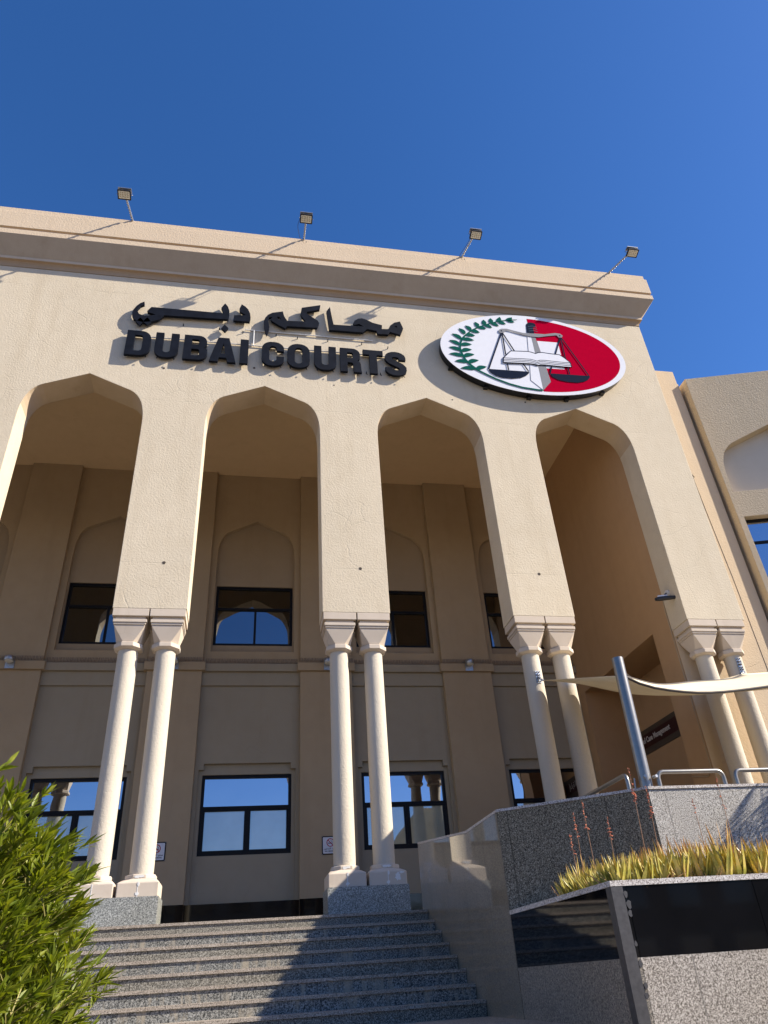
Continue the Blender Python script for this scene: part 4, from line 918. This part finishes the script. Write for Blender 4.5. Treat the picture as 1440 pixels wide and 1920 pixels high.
# ---- big shrub at the left, narrow pointed leaves on arching canes
rnd = random.Random(5)
sh = thing('leafy_shrub', 'large bright green shrub of narrow pointed leaves left of the stairs', 'shrub', (-1.9, -9.5, 0))
lf = MB(); sm_ = MB()
def lance(q, p, d, L, w_):
    d = d.normalized(); s_ = d.cross(Vector((rnd.uniform(-.6, .6), rnd.uniform(-.6, .6), 1))).normalized(); u = s_.cross(d); k = len(q.v)
    droop = rnd.uniform(-.02, .16)
    prof = ((0, .10), (.22, .85), (.48, 1.0), (.75, .62), (1, .02))
    for t, ww_ in prof:
        c = p+d*L*t-Vector((0, 0, 1))*L*droop*t*t*1.5
        q.v += [tuple(c-s_*w_*ww_+u*w_*ww_*.35), tuple(c), tuple(c+s_*w_*ww_+u*w_*ww_*.35)]
    for i in range(4):
        a = k+3*i; q.f += [(a, a+1, a+4, a+3), (a+1, a+2, a+5, a+4)]
def surf_ok(p):
    # crown envelope: tall at the left and back, sloping down to the right
    return True
def tuft(p, d, n, L):
    d = d.normalized()
    for k in range(n):
        a = rnd.uniform(0, 6.28); sp_a = rnd.uniform(.15, .75)
        s1 = d.cross(Vector((0, 0, 1))).normalized() if abs(d.z) < .98 else Vector((1, 0, 0)); s2 = s1.cross(d)
        v = d+(s1*math.cos(a)+s2*math.sin(a))*sp_a
        lance(lf, p-d*rnd.uniform(0, .07), v, L*rnd.uniform(.7, 1.25), rnd.uniform(.0068, .0105))
cn = 0
for i in range(460):
    an = rnd.uniform(0, 6.28); r0_ = rnd.uniform(0, .35); bx, by = -2.0+r0_*math.cos(an), -9.6+r0_*math.sin(an)
    # target point on the crown
    th = rnd.uniform(0, 6.28); el = math.asin(rnd.uniform(-.2, 1.0)); rad = rnd.uniform(.82, 1.0)
    ce = math.cos(el)**.32; tx = -1.73+1.16*math.cos(th)*ce*rad; ty = -9.6+1.0*math.sin(th)*ce*rad; tz = 1.34+1.20*math.sin(el)*rad
    p0 = Vector((bx, by, 0)); p2 = Vector((tx, ty, tz)); p1 = Vector((bx*.55+tx*.45, by*.55+ty*.45, tz*.72))
    P = [p0*(1-u)**2+p1*2*u*(1-u)+p2*u*u for u in [j/14 for j in range(15)]]
    sm_.tube(P, [.007-.0004*j for j in range(15)], 4, False)
    tuft(P[-1], P[-1]-P[-2]+Vector((0, 0, .02)), 9, .088)
    for j in range(5, 14):
        for s_ in range(3):
            a = rnd.uniform(0, 6.28); o_ = Vector((math.cos(a), math.sin(a), rnd.uniform(.2, 1.1))); Lb = rnd.uniform(.08, .26)
            out = Vector((P[j].x+1.90, P[j].y+9.6, .3)); o_ = o_+out*.7; o_.normalize()
            e = P[j]+o_*Lb
            sm_.tube([P[j], P[j]+o_*Lb*.5+Vector((0, 0, .01)), e], [.0028, .002, .0014], 3, False)
            tuft(e, o_+Vector((0, 0, .2)), 7, .085)
            tuft(P[j]+o_*Lb*.5, o_+Vector((0, 0, .3)), 4, .08)
print('shrub faces', len(lf.f))
lf.build('leaves', 'leaf', sh); sm_.build('stems', 'stem', sh)

# ---- small palm in the planter beyond the right edge; its fronds shade the parapet
pm = thing('small_palm', 'small feather palm in the planter beyond the right edge', 'palm', (7.55, -6.75, 2.08))
q = MB(); q.tube([(7.55, -6.75, 2.05), (7.45, -6.76, 3.0), (7.38, -6.78, 3.88)], [.09, .075, .07], 10); q.build('trunk', 'stem', pm)
q = MB(); rnd = random.Random(9)
for k in range(22):
    a = 2*math.pi*k/22+rnd.uniform(-.1, .1); lift = rnd.uniform(.2, 1.6); L = rnd.uniform(.9, 1.15)
    P = []; p = Vector((7.38, -6.78, 3.88)); d = Vector((math.cos(a), math.sin(a)*.8, lift)).normalized()
    for j in range(13):
        P.append(p.copy()); p = p+d*L/12; d = (d+Vector((0, 0, -.11))).normalized()
    q.tube(P, [.008-.0005*j for j in range(13)], 4, False)
    for j in range(2, 13):
        dd = (P[min(j+1, 12)]-P[j-1]).normalized(); s_ = dd.cross(Vector((0, 0, 1))).normalized()
        for sg in (-1, 1):
            for h_ in (0, .5):
                base = P[j]-dd*h_*L/12; v = (dd*.6+s_*sg+Vector((0, 0, -.25))).normalized(); ll = .30*math.sin(math.pi*(j+1)/15)+.05
                kk = len(q.v); n_ = v.cross(Vector((0, 0, 1))).normalized()*.011
                q.v += [tuple(base-n_), tuple(base+v*ll*.5+n_*1.3), tuple(base+v*ll), tuple(base+v*ll*.5-n_*1.3)]; q.f.append((kk, kk+1, kk+2, kk+3))
q.build('fronds', 'palm', pm)
for o in list(bpy.data.objects):
    if '_o' in o: del o['_o']
